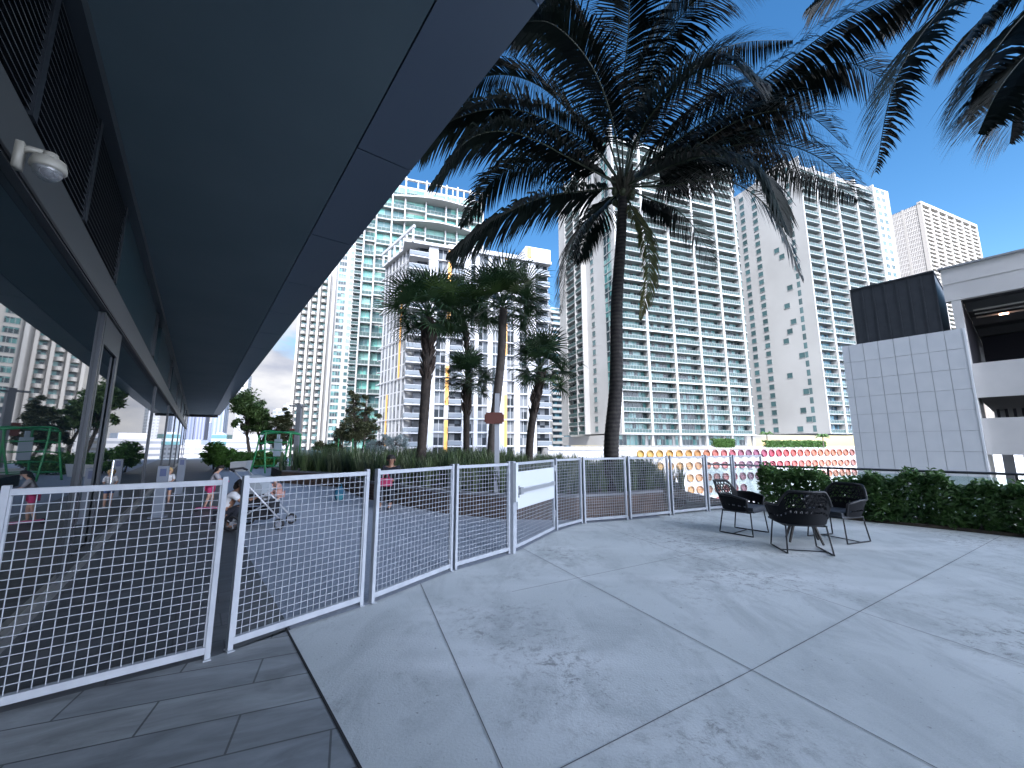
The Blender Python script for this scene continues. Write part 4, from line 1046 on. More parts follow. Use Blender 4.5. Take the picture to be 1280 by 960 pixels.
# second coconut palm, its trunk outside the picture on the right
c2 = atY(1360, -60, 6.6); b2 = Vector((c2.x+.9, 5.6, 0))
T2 = thing('coconut_palm', 'coconut palm at top right of which only hanging fronds show', 'palm tree', (b2.x, b2.y, 0))
trunk_mb([b2, b2+Vector((0, .2, 3)), c2+Vector((.3, 0, -3)), c2], .18, .11).build('trunk', BARK, T2, world=True, smooth=True)
for i, f in enumerate([
 [(1280, -70, .0), (1180, 10, -.2), (1120, 100, -.3), (1094, 216, -.4)],
 [(1300, 0, -.1), (1262, 40, -.1), (1225, 95, -.2), (1207, 152, -.2)],
 [(1330, 30, -.4), (1290, 62, -.8), (1250, 110, -1.0), (1222, 168, -1.2)],
 [(1300, -40, .3), (1262, -10, .5), (1222, 30, .6), (1180, 84, .6)],
 [(1340, 20, .2), (1300, 90, .2), (1272, 130, .2), (1262, 180, .2)],
 [(1310, -120, .4), (1230, -60, .8), (1160, -20, 1.1), (1098, 40, 1.3)],
 [(1290, -160, -.5), (1180, -130, -.9), (1090, -60, -1.1), (1010, 10, -1.3)],
 [(1420, 0, .5), (1400, 60, 1.0), (1380, 120, 1.2), (1370, 200, 1.2)],
 [(1430, -140, 0), (1500, -150, 0), (1560, -60, 0), (1600, 60, 0)],
 [(1380, -160, 1), (1400, -220, 2), (1430, -180, 3), (1440, -60, 3.4)]]):
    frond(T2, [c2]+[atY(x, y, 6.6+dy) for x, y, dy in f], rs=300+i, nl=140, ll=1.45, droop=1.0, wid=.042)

# fan palms
FAN = leafmat('fan_leaf', (.025, .065, .03), (.06, .11, .045), scale=1.5, trans=.15, rough=.4)
FANY = leafmat('fan_leaf_light', (.055, .10, .03), (.08, .13, .04), scale=1.5, trans=.2, rough=.4)
def fan_mb(L_=.8, n=26, pet=.8, seed=0, droop=.5):
    """one fan leaf: petiole along +x from origin, fan beyond"""
    r_ = random.Random(seed); m = MB()
    m.tube([(0, 0, 0), (pet*.5, 0, .06), (pet, 0, .02)], [.02, .014, .009], 5)
    for k in range(n):
        a = (k/(n-1)-.5)*math.radians(250)+r_.uniform(-.03, .03); l = L_*(.72+.28*math.cos(a*.6))*r_.uniform(.88, 1.08)
        d = Vector((math.cos(a), math.sin(a), .22*abs(math.sin(a)))).normalized(); up_ = Vector((0, 0, 1))
        w_ = Vector((-math.sin(a), math.cos(a), 0))*.021; p = Vector((pet, 0, .02)); dr = droop*r_.uniform(.5, 1.5)
        q1 = p+d*l*.45; q2 = p+d*l*.75-up_*dr*l*.14; q3 = p+d*l-up_*dr*l*.52
        m.add([p-w_*.35, p+w_*.35, q1-w_, q1+w_, q2-w_*.7, q2+w_*.7, q3], [(0, 1, 3, 2), (2, 3, 5, 4), (4, 5, 6)])
    return m
fans = [fan_mb(seed=i, droop=.35+.15*i).mesh('fan_leaf', FAN) for i in range(4)]
fansy = fan_mb(seed=9, droop=.4).mesh('fan_leaf', FANY)
TRK = mat('fan_trunk', (.06, .045, .036), .85, noise=(7, (.03, .024, .02), 6), bump=(12, .8))
TRK2 = mat('fan_trunk_grey', (.12, .10, .085), .8, noise=(5, (.075, .062, .054), 6), bump=(12, .5))
def fan_palm(label, Y, bx, path, cx, cy, rad_px, r0, r1, boots=True, n=38, seed=0, smooth=False, lite=.1):
    c = atY(cx, cy, Y); b = atY(bx, 575, Y); T = thing('fan_palm', label, 'palm tree', (b.x, Y, .4), 0, 'fan palms in the planting bed')
    size = rad_px/500*Y/1.55*1.04
    pts = [(b.x, Y, .38)]+[atY(x, y, Y) for x, y in path]+[c-Vector((0, 0, .1))]
    trunk_mb(pts, r0, r1, 60, seed).build('trunk', TRK2 if smooth else TRK, T, world=True, smooth=True)
    r_ = random.Random(seed)
    if boots:
        m = MB(); C = bez(pts, 50)
        for i in range(22, 50):
            for k in range(4):
                a_ = r_.uniform(0, 6.28); d = Vector((math.cos(a_), math.sin(a_), 0)); p = C[i]+d*r1*.8
                m.tube([p-Vector((0, 0, .06)), p+d*.06+Vector((0, 0, .05)), p+d*.10+Vector((0, 0, .16))], [.03, .022, .01], 5)
        m.build('leaf_boots', mat('boot_brown', (.06, .042, .033), .85), T, world=True)
    for k in range(n):
        az = k*2.39996; t = k/n; el = math.radians(78-118*t+r_.uniform(-8, 8))
        o = link('fan_leaf', fansy if r_.random() < lite else fans[k % 4], T)
        lc = pm(T).inverted()@c
        o.location = lc+Vector((0, 0, r_.uniform(-.15, .1)))
        o.rotation_mode = 'QUATERNION'
        o.rotation_quaternion = Matrix.Rotation(az, 3, 'Z').to_quaternion()@Matrix.Rotation(-el, 3, 'Y').to_quaternion()@Matrix.Rotation(r_.uniform(-.5, .5), 3, 'X').to_quaternion()
        s = size*r_.uniform(.85, 1.1)*(1.0 if el > -.3 else .85); o.scale = (s, s, s)
fan_palm('leftmost fan palm with rough brown trunk', 11.5, 525, [(530, 520), (534, 460), (536, 430)], 535, 394, 68, .12, .17, seed=1, n=46)
fan_palm('short fan palm with a rough trunk, second from the left', 14.5, 583, [(583, 530), (583, 500)], 583, 474, 46, .11, .12, seed=2, n=32, lite=.3)
fan_palm('tallest fan palm with smooth grey brown trunk behind the sign pole', 11.8, 613, [(616, 540), (622, 490), (627, 440)], 629, 382, 68, .13, .12, boots=False, seed=3, smooth=True, n=44, lite=.2)
fan_palm('rightmost fan palm with leaning trunk', 13.5, 660, [(663, 545), (668, 510), (672, 490)], 676, 462, 56, .12, .13, seed=4, n=36, lite=.15)
fan_palm('fan palm crown crowded behind the two tallest fan palms', 15.2, 584, [(584, 520), (585, 450)], 578, 392, 50, .09, .10, seed=5, n=32)
# ============================================================ PLANTING BED
pf = [gr(350, 604), gr(420, 609), gr(455, 624), gr(557, 643), gr(631, 650), Vector((1.25, 8.02, 0)), Vector((2.3, 8.40, 0)), Vector((3.3, 8.92, 0))]
pf = [Vector((p.x, p.y, 0)) for p in pf]
T = thing('planter_wall', 'brown slatted planter wall with a pale cap, winding behind the mesh fence', 'planter', pf[4])
SL = mat('slat_brown', (.13, .085, .065), .7, noise=(4, (.085, .058, .046), 5), rnd=.1); CAPM = mat('cap_pale', (.2, .2, .21), .6)
for a, b in zip(pf[:-1], pf[1:]):
    d = (b-a).normalized(); n_ = Vector((-d.y, d.x, 0)); m = MB()
    for k in range(6): m.bar(a+n_*.04+Vector((0, 0, .04+.07*k)), b+n_*.04+Vector((0, 0, .04+.07*k)), .025, .058)
    m.bar(a+n_*.08+Vector((0, 0, .21)), b+n_*.08+Vector((0, 0, .21)), .03, .42)
    m.build('slat_face', SL, T, world=True)
    MB().bar(a+n_*.1+Vector((0, 0, .455)), b+n_*.1+Vector((0, 0, .455)), .14, .05).build('cap', CAPM, T, world=True)
SOIL = MATS['soil']
e_ = lambda t: E0+WD*t-HN*.2
bedp = [xy(p+Vector((.05, .12, 0))) for p in pf]+[(3.6, 9.2), (4.3, 10.2), xy(e_(0)+Vector((-.5, .3, 0))), xy(e_(20)), (-11.5, 19.5)]
struct('planting_soil', MB().prism(bedp, .001, .40), SOIL)
struct('mulch_slope', MB().add([(3.3, 8.8, .38), (4.0, 9.2, .2), (5.4, 9.75, .03), (5.5, 10.9, .03), (4.3, 11.0, .3), (3.4, 9.6, .4)], [(0, 1, 2, 3, 4, 5)]), mat('mulch', (.10, .075, .06), .95, noise=(22, (.2, .17, .15), 6), bump=(30, .8)))
# pebbles and chips on the slope
cm = MB(); r_ = random.Random(2)
for k in range(900):
    x = r_.uniform(3.3, 5.5); t = (x-3.3)/2.2; y = 8.75+t*1.0+r_.uniform(-.06, .55); z = .40-.36*t if x < 5.4 else .03
    s = r_.uniform(.012, .035); a_ = r_.uniform(0, 3)
    cm.bar((x, y, z), (x+math.cos(a_)*s, y+math.sin(a_)*s, z+r_.uniform(-.005, .02)), s*.7, s*.5)
tag(cm.build('bark_chips', mat('chips', (.16, .13, .11), .9, noise=(3, (.07, .055, .045)))), 'scattered bark chips and pebbles at the foot of the fence', 'mulch', kind='stuff')

def inside(x, y, poly):
    c = False; n = len(poly)
    for i in range(n):
        x1, y1 = poly[i]; x2, y2 = poly[(i+1) % n]
        if (y1 > y) != (y2 > y) and x < (x2-x1)*(y-y1)/(y2-y1)+x1: c = not c
    return c
def grass(name, label, pts, h, n, mats_, spread=.35, w_=.007):
    m = MB(); r_ = random.Random(9)
    for (x, y, z, s) in pts:
        mi = r_.randrange(len(mats_))
        for k in range(n):
            a = r_.uniform(0, 6.283); l = h*s*r_.uniform(.55, 1.1); o = r_.uniform(.1, 1)*spread*l*1.5
            dx, dy = math.cos(a), math.sin(a); px, py = x+dx*r_.uniform(0, .06), y+dy*r_.uniform(0, .06); wx, wy = -dy*w_, dx*w_
            p1 = (px+dx*o*.25, py+dy*o*.25, z+l*.5); p2 = (px+dx*o*.65, py+dy*o*.65, z+l*.85); p3 = (px+dx*o*1.1, py+dy*o*1.1, z+l*(.95-.25*o/l))
            m.add([(px-wx, py-wy, z), (px+wx, py+wy, z), (p1[0]+wx, p1[1]+wy, p1[2]), (p1[0]-wx, p1[1]-wy, p1[2]), (p2[0]+wx*.7, p2[1]+wy*.7, p2[2]), (p2[0]-wx*.7, p2[1]-wy*.7, p2[2]), p3], [(0, 1, 2, 3), (3, 2, 4, 5), (5, 4, 6)], mi)
    return tag(m.build(name, mats_), label, 'grass', kind='stuff')
G1 = leafmat('grass_a', (.06, .10, .035), (.10, .15, .055), scale=2, trans=.2); G2 = leafmat('grass_b', (.11, .14, .07), (.16, .19, .10), scale=2, trans=.2); G3 = leafmat('grass_dark', (.02, .045, .02), (.04, .07, .03), scale=2, trans=.15)
pts = []; r_ = random.Random(11)
while len(pts) < 620:
    x = r_.uniform(-12, 4.2); y = r_.uniform(8.2, 17)
    if not inside(x, y, bedp): continue
    # distance from front edge grows height a bit
    px = 640+500*x/y
    s = 1.0
    if px > 640: s = .8
    if px > 800: s = .6
    if y < 9.6: s *= .75
    pts.append((x, y, .4, s*r_.uniform(.75, 1.15)))
grass('ornamental_grass', 'tall ornamental grass filling the planting bed under the palms', pts, .95, 42, [G1, G2, G3])
pts = [(x_, 8.9+.32*(x_-2.4)+r_.uniform(.0, .9), .38-.1*max(0, x_-3), r_.uniform(.8, 1.1)) for x_ in [r_.uniform(2.3, 3.3) for _ in range(26)]]
grass('spiky_grass', 'dark spiky grass clumps behind the fence beside the coconut palm', pts, .85, 60, [G3, G3, G1], spread=.5)

# ============================================================ TREES AND SHRUBS
BRK = mat('tree_bark', (.11, .085, .065), .85, noise=(5, (.06, .05, .04), 6))
def tree(name, label, cat, base, stems, blobs, nleaf, ls, lm, group=None, clump=26, seed=0):
    """stems: list of point lists; blobs: (cx,cy,cz,rx,ry,rz) all in world metres"""
    rs = np.random.default_rng(seed); r_ = random.Random(seed)
    T = thing(name, label, cat, base, 0, group); m = MB(); C = []
    tot = sum(b[3]*b[4]*b[5] for b in blobs)
    cl = []
    for b in blobs:
        k = max(4, int(clump*len(blobs)*(b[3]*b[4]*b[5])/tot))
        for _ in range(k):
            v = rs.normal(size=3); v /= np.linalg.norm(v); rr = rs.uniform(.45, 1)**.6
            c = np.array(b[:3])+v*rr*np.array(b[3:]); cl.append((c, rs.uniform(.16, .34)*min(b[3:])))
    for st in stems: m.tube(bez(st, 12), [max(.012, (.09 if len(stems) < 3 else .06)*(1-.75*i/12)*max(.5, (Vector(st[-1])-Vector(st[0])).length/3)) for i in range(13)], 8)
    m.build('trunk', BRK, T, world=True, smooth=True)
    m = MB()
    for c, r0 in cl:
        st = min((bez(s_, 12) for s_ in stems), key=lambda q: (q[8]-Vector(c)).length); p = st[r_.randint(5, 12)]
        mid = p.lerp(Vector(c), .5)+Vector((0, 0, -.08)); m.tube([p, mid, Vector(c)], [.022, .014, .006], 5)
    m.build('branches', BRK, T, world=True)
    per = max(8, nleaf//len(cl)); P_ = []
    for c, r0 in cl: P_.append(c+rs.normal(size=(per, 3))*r0*np.array([1, 1, .7])*.75)
    leaves(np.concatenate(P_), ls, lm, 'crown', T, up=.4, elong=2.2)
    return T
PINE = leafmat('tree_leaf_dark', (.045, .085, .025), (.09, .14, .04), scale=1.0, trans=.25); BRN = leafmat('tree_leaf_brown', (.075, .085, .035), (.11, .11, .05), scale=.8, trans=.2)
SILV = leafmat('silver_leaf', (.22, .27, .26), (.32, .37, .36), scale=2, trans=.15); BUSH = leafmat('bush_leaf', (.04, .10, .018), (.08, .17, .03), scale=2, trans=.2)
Yt = 27.0
A = lambda x, y, Y=Yt: atY(x, y, Y)
def blob(x, y, rx, ry, Y=Yt, d=1.0): p = A(x, y, Y); return (p.x, p.y, p.z, rx/500*Y, rx/500*Y*d, ry/500*Y)
tree('shade_tree', 'leaning green tree with two bare stems left of the green climbing frame', 'tree', (A(317, 588).x, Yt, 0),
 [[A(318, 588), A(311, 560), A(308, 530), A(310, 505)], [A(321, 588), A(326, 560), A(322, 535), A(326, 512)]],
 [blob(310, 508, 18, 17), blob(325, 518, 16, 12), blob(305, 530, 12, 10), blob(331, 533, 15, 8), blob(340, 525, 10, 6)], 7000, .12, PINE, seed=1, clump=16)
Yt = 28.5
tree('shade_tree', 'darker feathery tree standing behind the green climbing frame', 'tree', (A(352, 586).x, Yt, 0),
 [[A(352, 586), A(350, 565), A(345, 545), A(349, 525)], [A(354, 586), A(358, 560), A(356, 540)]],
 [blob(350, 535, 13, 14), blob(357, 520, 7, 14), blob(340, 548, 14, 9), blob(360, 545, 9, 12)], 5000, .11, BRN, seed=2, clump=14)
Yt = 17.5
tree('bushy_tree', 'tall brown green bushy tree with two spires in front of the cream tower', 'tree', (A(445, 575).x, Yt, .4),
 [[A(445, 575), A(444, 545), A(443, 515), A(442, 488)], [A(450, 575), A(456, 545), A(458, 500)], [A(440, 575), A(428, 560), A(420, 545)]],
 [blob(443, 502, 9, 22), blob(459, 507, 8, 16), blob(447, 535, 19, 17), blob(428, 545, 14, 12), blob(462, 540, 11, 12), blob(412, 556, 12, 8), blob(470, 522, 6, 7)], 12000, .075, BRN, seed=3, clump=15)
Yt = 19
tree('bushy_shrub', 'low olive green shrub left of the tall bushy tree', 'shrub', (A(405, 575).x, Yt, .4),
 [[A(405, 575), A(404, 565), A(403, 557)], [A(408, 575), A(412, 565), A(415, 557)]], [blob(402, 562, 13, 8), blob(416, 563, 12, 8)], 4500, .07, PINE, seed=4, clump=14)
Yt = 14.5
tree('silver_shrub', 'silver grey shrub growing left of the leftmost fan palm', 'shrub', (A(484, 570).x, Yt, .4),
 [[A(484, 574), A(480, 560), A(474, 552)], [A(488, 574), A(492, 560), A(496, 550)]], [blob(476, 558, 19, 10), blob(495, 553, 16, 10), blob(488, 547, 12, 7)], 6500, .05, SILV, seed=5, clump=22)
for i, (x, y, rx, ry, Y, lb) in enumerate([(270, 566, 13, 13, 24, 'rounded green bush nearest the glass wall at the end of the walkway'), (290, 572, 17, 11, 23.5, 'rounded green bush behind the left white block'), (318, 574, 16, 9, 25, 'low green bush under the leaning tree'), (338, 572, 15, 10, 25.5, 'low green bush behind the green climbing frame'), (384, 578, 12, 8, 19, 'small grassy green bush beside the lamp mast foot')]):
    Yt = Y
    tree('green_bush', lb, 'shrub', (A(x, 585, Y).x, Y, 0), [[A(x-3, 587, Y), A(x-4, 578, Y), A(x-6, y, Y)], [A(x+3, 587, Y), A(x+4, 578, Y), A(x+6, y, Y)]], [blob(x-rx*.3, y+1, rx*.75, ry, Y), blob(x+rx*.35, y+2, rx*.7, ry*.85, Y)], 4500, .085, BUSH, seed=20+i, group='rounded bushes around the play area', clump=20)
# planting on the podium deck of the towers opposite
for i, (x0, x1, y0, Y, lb) in enumerate([(893, 918, 550, 97, 'small clipped hedge on the opposite deck under the central tower'), (958, 1032, 552, 97, 'long low hedge on the opposite deck at the foot of the right tower')]):
    a = atY(x0, y0, Y); s1 = online(a, GY, x1, y0)[0]; b_ = a+dirv(GY)*s1
    zt_ = a.z; T_ = hedge_run(xy(a), xy(b_), 1.2, max(.5, zt_-z0t), 3500, lb, lm=HEDGE, ls=.3, name='deck_hedge', top_noise=.2); T_.location.z = z0t
for i, (x, y, Y, lb) in enumerate([(958, 543, 98, 'tiny palm on the opposite deck left of the long low hedge'), (1028, 546, 98, 'tiny palm on the opposite deck right of the long low hedge')]):
    c = atY(x, y, Y); T_ = thing('deck_palm', lb, 'palm tree', (c.x, c.y, z0t), 0, 'tiny palms on the opposite deck')
    MB().tube([(c.x, c.y, z0t), (c.x+.1, c.y, c.z)], [.14, .1], 7).build('trunk', TRK2, T_, world=True)
    m = MB(); r_ = random.Random(i)
    for k in range(14):
        a_ = k*2.4; e_ = r_.uniform(-.2, 1.0); prev = c
        C_ = [c, c+Vector((math.cos(a_)*.8, math.sin(a_)*.8, .5*e_+.25)), c+Vector((math.cos(a_)*1.6, math.sin(a_)*1.6, .5*e_-.35))]
        m.tube(C_, [.1, .16, .02], 4)
    m.build('crown', HEDGE, T_, world=True)

# ============================================================ PLAY AREA THINGS
MW = mat('mast_grey', (.20, .205, .215), .5, metal=.2); BRB = mat('brown_box', (.11, .035, .025), .6)
b = atY(369, 578, 25.5); top = atY(370, 505, 25.5)
T = thing('lamp_mast', 'square grey lamp mast with two short arms beside the green climbing frame', 'lamp post', (b.x, b.y, 0))
MB().box(-.14, .14, -.1, .1, 0, top.z).build('mast', MW, T)
MB().box(-.62, -.141, -.09, .09, top.z-.16, top.z-.08).build('lamp_arm', MW, T); MB().box(.141, .5, -.09, .09, top.z-.2, top.z-.12).build('lamp_arm', MW, T)
MB().box(-.45, -.145, -.12, .1, atY(369, 548, 25.5).z, atY(369, 536, 25.5).z).build('speaker_box', BRB, T)
b = atY(621, 600, 8.75)
T = thing('sign_pole', 'slim light grey pole carrying a dark red brown box sign behind the fence', 'sign pole', (b.x, b.y, .38))
zt_ = atY(621, 492, 8.75).z-.38
MB().box(-.05, .05, -.05, .05, 0, zt_).box(-.09, .09, -.09, .09, 0, .02).build('pole', mat('pole_pale', (.36, .375, .40), .4), T)
z0_, z1_ = atY(617, 530, 8.75).z-.38, atY(617, 516, 8.75).z-.38
MB().box(-.24, .12, -.10, -.052, z0_, z1_).box(-.27, -.24, -.09, -.06, z0_+.04, z1_-.04).box(.12, .15, -.09, -.06, z0_+.04, z1_-.04).build('sign_box', BRB, T)
# white concrete blocks
def block(label, x0, x1, yb, yt, Y):
    a = atY(x0, yb, Y); c = atY(x1, yb, Y); zt_ = atY(x0, yt, Y).z; T = thing('concrete_block', label, 'bench', (a.x, Y, 0), R(8), 'white concrete blocks by the play area')
    w_ = (c.x-a.x); m = MB().add([(0, 0, 0), (w_*.85, 0, 0), (w_*.85, .8, 0), (0, .8, 0), (0, 0, zt_*.9), (w_, -.02, zt_), (w_, .8, zt_), (0, .8, zt_*.9)], ((0,3,2,1), (4,5,6,7), (0,1,5,4), (1,2,6,5), (2,3,7,6), (3,0,4,7)))
    m.build('block', mat('block_white', (.5, .5, .49), .6, noise=(3, (.44, .44, .43), 5)), T)
block('white slanted concrete block left of the green climbing frame', 287, 307, 589, 576, 22.3); block('white slanted concrete block behind the right leg of the climbing frame', 346, 363, 588, 577, 23)
# climbing frame
GRN = mat('play_green', (.02, .22, .07), .35)
Y = 21.0; g = lambda x, y, dy=0: atY(x, y, Y+dy)
b = gr(336, 591); T = thing('climbing_frame', 'green tube climbing frame with arched ladder and a pale panel', 'climbing frame', (b.x, Y, 0))
z2 = 2.15
def G0(x, dy): p = atY(x, 588, Y); return Vector((p.x, Y+dy, 0))
corners = [G0(313, 0), G0(333, -.1), G0(350, 0), G0(322, 1.3), G0(344, 1.3), G0(360, 1.0)]
tops = [G0(319, .1)+Vector((0, 0, 2.0)), G0(328, 0)+Vector((0, 0, z2)), G0(358, .1)+Vector((0, 0, 2.05)), G0(326, 1.2)+Vector((0, 0, 2.1)), G0(345, 1.2)+Vector((0, 0, z2)), G0(361, .9)+Vector((0, 0, 2.0))]
for a, c in zip(corners, tops):
    mid = a.lerp(c, .6)+Vector(((c.x-a.x)*.2, 0, .1)); MB().tube(bez([a, mid, c], 10), .04, 8).build('post', GRN, T, world=True, smooth=True)
ringp = [tops[0], tops[1], tops[2], tops[5], tops[4], tops[3]]
MB().tube(bez(ringp+[ringp[0]], 30), .045, 8).build('top_ring', GRN, T, world=True, smooth=True)
m = MB()
for k in range(7):
    t = k/6; m.tube([tops[1].lerp(tops[2], t), tops[3].lerp(tops[5], t)+Vector((0, 0, .04))], .022, 6)
m.build('overhead_ladder', GRN, T, world=True)
for (i, j) in ((0, 1), (1, 2), (3, 4), (0, 3)):
    m = MB()
    for z in (.35, .75, 1.15, 1.55): m.tube([corners[i].lerp(tops[i], z/2.05), corners[j].lerp(tops[j], z/2.05)], .02, 6)
    m.build('rung_row', GRN, T, world=True)
p = g(347, 560, .5); MB().box(p.x-.2, p.x+.2, p.y-.02, p.y+.02, .85, 1.75).box(p.x-.07, p.x+.07, p.y-.03, p.y+.03, 1.75, 2.0).build('panel', mat('panel_pale', (.40, .46, .52), .5), T, world=True)
# low spring net with green poles
Y = 18.0; b = atY(431, 578, Y)
T = thing('net_dome', 'low pale green climbing net between thin green poles in the planting', 'play equipment', (b.x, Y, .4))
for x in (418, 436, 452):
    a = atY(x, 576, Y); tz = atY(x, 548 if x < 440 else 556, Y).z; MB().tube([(a.x, Y+.3, .4), (a.x, Y+.3, tz)], .03, 7).build('pole', GRN, T, world=True)
m = MB(); NET = mat('net_pale', (.22, .42, .33), .5)
cx = atY(425, 570, Y).x
for k in range(7):
    a_ = k*math.pi/7; m.tube([(cx+math.cos(a_)*.75*math.cos(q), Y+math.sin(a_)*.6*math.cos(q), .42+.62*math.sin(q)) for q in [math.pi*i/12 for i in range(13)]], .022, 5)
for z_ in (.2, .5, .8): m.tube([(cx+.75*math.cos(q)*math.cos(z_*1.4), Y+.6*math.sin(q)*math.cos(z_*1.4), .42+.62*math.sin(z_*1.4)) for q in [2*math.pi*i/20 for i in range(20)]], .018, 5, closed=True)
m.build('net', NET, T, world=True)
# far glass balustrade
a = atY(372, 570, 27); c = atY(402, 570, 23.5); d = c-a
T = thing('glass_railing', 'pale teal glass balustrade at the far terrace edge beside the lamp mast', 'railing', (a.x, a.y, 0), math.atan2(d.y, d.x))
Lr = math.hypot(d.x, d.y); n_ = 4
for i in range(n_): MB().box(Lr*i/n_+.03, Lr*(i+1)/n_-.03, -.01, .01, .05, 1.12).build('glass_panel', mat('far_glass', (.35, .55, .53), .08, alpha=.6), T)
for i in range(n_+1): MB().box(Lr*i/n_-.025, Lr*i/n_+.025, -.03, .03, 0, 1.15).build('post', RM, T)
# grey push-button pedestals near the glass wall
for px, py, zt_, lb in ((197, 647, 1.02, 'grey pedestal with dark blue reader by the glass wall, nearer one'), (223, 617, 1.05, 'grey pedestal with dark blue reader by the glass wall, farther one')):
    q = gr(px, py); T = thing('reader_pedestal', lb, 'pedestal', q, R(90-WY), 'grey pedestals along the glass wall')
    MB().box(-.07, .07, -.09, .09, .0045, zt_).box(-.11, .11, -.15, .15, .0046, .03).build('column', mat('pedestal_grey', (.13, .155, .195), .4), T)
    MB().box(-.08, -.071, -.05, .05, zt_-.2, zt_-.05).build('reader', mat('reader_blue', (.02, .04, .12), .3), T)
# blue bag against the planter
q = gr(424, 627); T = thing('backpack', 'small teal blue bag standing against the brown planter wall', 'bag', q, .4)
BL = mat('bag_blue', (.02, .13, .22), .7)
MB().ell((0, 0, .19), (.13, .09, .19), 14, 10).build('body', BL, T, smooth=True); MB().ell((0, -.08, .13), (.09, .04, .09), 12, 8).build('pocket', mat('bag_teal', (.05, .25, .3), .7), T, smooth=True)
MB().tube([(-.04, 0, .37), (-.03, 0, .43), (.03, 0, .43), (.04, 0, .37)], .012, 6).build('handle', BL, T)

# ============================================================ PEOPLE
def skin(V, Ed, Rr, sub=1):
    me = bpy.data.meshes.new('tmp'); me.from_pydata([tuple(v) for v in V], Ed, []); o = bpy.data.objects.new('tmp', me); COL.objects.link(o)
    o.modifiers.new('s', 'SKIN'); sk = me.skin_vertices[0].data
    for i, r_ in enumerate(Rr): sk[i].radius = (r_, r_) if isinstance(r_, float) else r_; sk[i].use_root = (i == 0)
    sb = o.modifiers.new('u', 'SUBSURF'); sb.levels = sub; sb.render_levels = sub
    dg = bpy.context.evaluated_depsgraph_get(); e = o.evaluated_get(dg); mm = e.to_mesh()
    m = MB(); m.v = [tuple(v.co) for v in mm.vertices]; m.f = [tuple(p.vertices) for p in mm.polygons]; m.m = [0]*len(m.f)
    e.to_mesh_clear(); bpy.data.objects.remove(o); bpy.data.meshes.remove(me); return m
def person(label, loc, yaw, h, J, skinc, hairc, top, bottom, shoes, sleeves=.5, child=0., legs=1., hair_long=False):
    """J: joint dictionary in units of height. local -y is forward"""
    T = thing('person', label, 'person', loc, R(180-yaw)); s = h
    def v(k): return Vector(J[k])*s
    hr = (.062+.022*child)*s
    names = ['pelvis', 'waist', 'chest', 'neck', 'head0', 'head1']
    V = [v('pelvis'), v('waist'), v('chest'), v('neck')]; up = (v('head')-v('neck')).normalized(); hc = v('head')
    V += [hc-up*hr*.75, hc+up*hr*.05, hc+up*hr*.75]; Rr = [.075*s, .066*s, .078*s, .03*s, hr*.62, hr*.86, hr*.62]; Ed = [(0, 1), (1, 2), (2, 3), (3, 4), (4, 5), (5, 6)]
    ix = {}
    for sd in ('l', 'r'):
        a = len(V); V += [v('sh_'+sd), v('el_'+sd), v('wr_'+sd), v('ha_'+sd)]; Rr += [.034*s, .026*s, .018*s, .02*s]; Ed += [(2, a), (a, a+1), (a+1, a+2), (a+2, a+3)]; ix['a'+sd] = a
        a = len(V); V += [v('hip_'+sd), v('kn_'+sd), v('an_'+sd), v('to_'+sd)]; Rr += [.056*s, .038*s, .025*s, .022*s]; Ed += [(0, a), (a, a+1), (a+1, a+2), (a+2, a+3)]; ix['g'+sd] = a
    m = skin(V, Ed, Rr)
    f = Vector(J.get('face', (0, -1, 0))).normalized(); rt = up.cross(f).normalized()
    m.ell(hc+f*hr*.92-up*hr*.1, (hr*.14, hr*.14, hr*.2), 8, 6)                       # nose
    for sgn in (-1, 1):
        m.ell(hc+rt*sgn*hr*.92-up*hr*.1, (hr*.16, hr*.16, hr*.26), 8, 6)              # ears
        m.ell(hc+f*hr*.82+rt*sgn*hr*.34+up*hr*.05, (hr*.12, hr*.12, hr*.09), 8, 6, m=1)
    m.bar(hc+f*hr*.86-up*hr*.5-rt*hr*.22, hc+f*hr*.86-up*hr*.5+rt*hr*.22, hr*.1, hr*.08, m=2)
    for sd in ('l', 'r'):
        a = ix['a'+sd]; d = (V[a+3]-V[a+2]).normalized(); x = d.cross(Vector((.3, .2, 1))).normalized(); y = x.cross(d)
        for k in range(4):
            b0 = V[a+3]+x*(k-1.5)*.0105*s; L_ = (.04, .046, .043, .034)[k]*s; m.tube([b0, b0+d*L_*.55+y*.003*s, b0+d*L_-y*.008*s], [.0062*s, .0056*s, .0042*s], 6)
        b0 = V[a+2].lerp(V[a+3], .5); m.tube([b0, b0+x*.024*s+d*.012*s, b0+x*.028*s+d*.032*s], [.0075*s, .0065*s, .005*s], 6)
    m.build('body', [mat('skin_'+skinc[0], skinc[1], .5), mat('eye_dark', (.02, .015, .01), .2), mat('lip', (.35, .12, .10), .5)], T, smooth=True)
    # hair: cap over crown and back
    hm = MB(); c = hc+up*hr*.18-f*hr*.12
    Mx = Matrix((rt, f, up)).transposed().to_3x3()
    hm.ell(c, (hr*1.06, hr*1.08, hr*1.02), 18, 8, v0=0, v1=.52, M=Mx)
    hm.ell(hc-f*hr*.42-up*hr*.15, (hr*.95, hr*.72, hr*1.0), 14, 9, M=Mx)
    if hair_long: hm.ell(hc-f*hr*.75-up*hr*.9, (hr*.5, hr*.35, hr*.9), 12, 8, M=Mx)
    hm.build('hair', mat('hair_'+hairc[0], hairc[1], .7, bump=(60, .6)), T, smooth=True)
    # shirt
    k = .011*s; V2 = V[0:3]+[V[2].lerp(V[3], .55)]; V2[0] = V[0].lerp(V[1], .35); R2 = [.078*s+k, .069*s+k, .080*s+k, .045*s]; E2 = [(0, 1), (1, 2), (2, 3)]
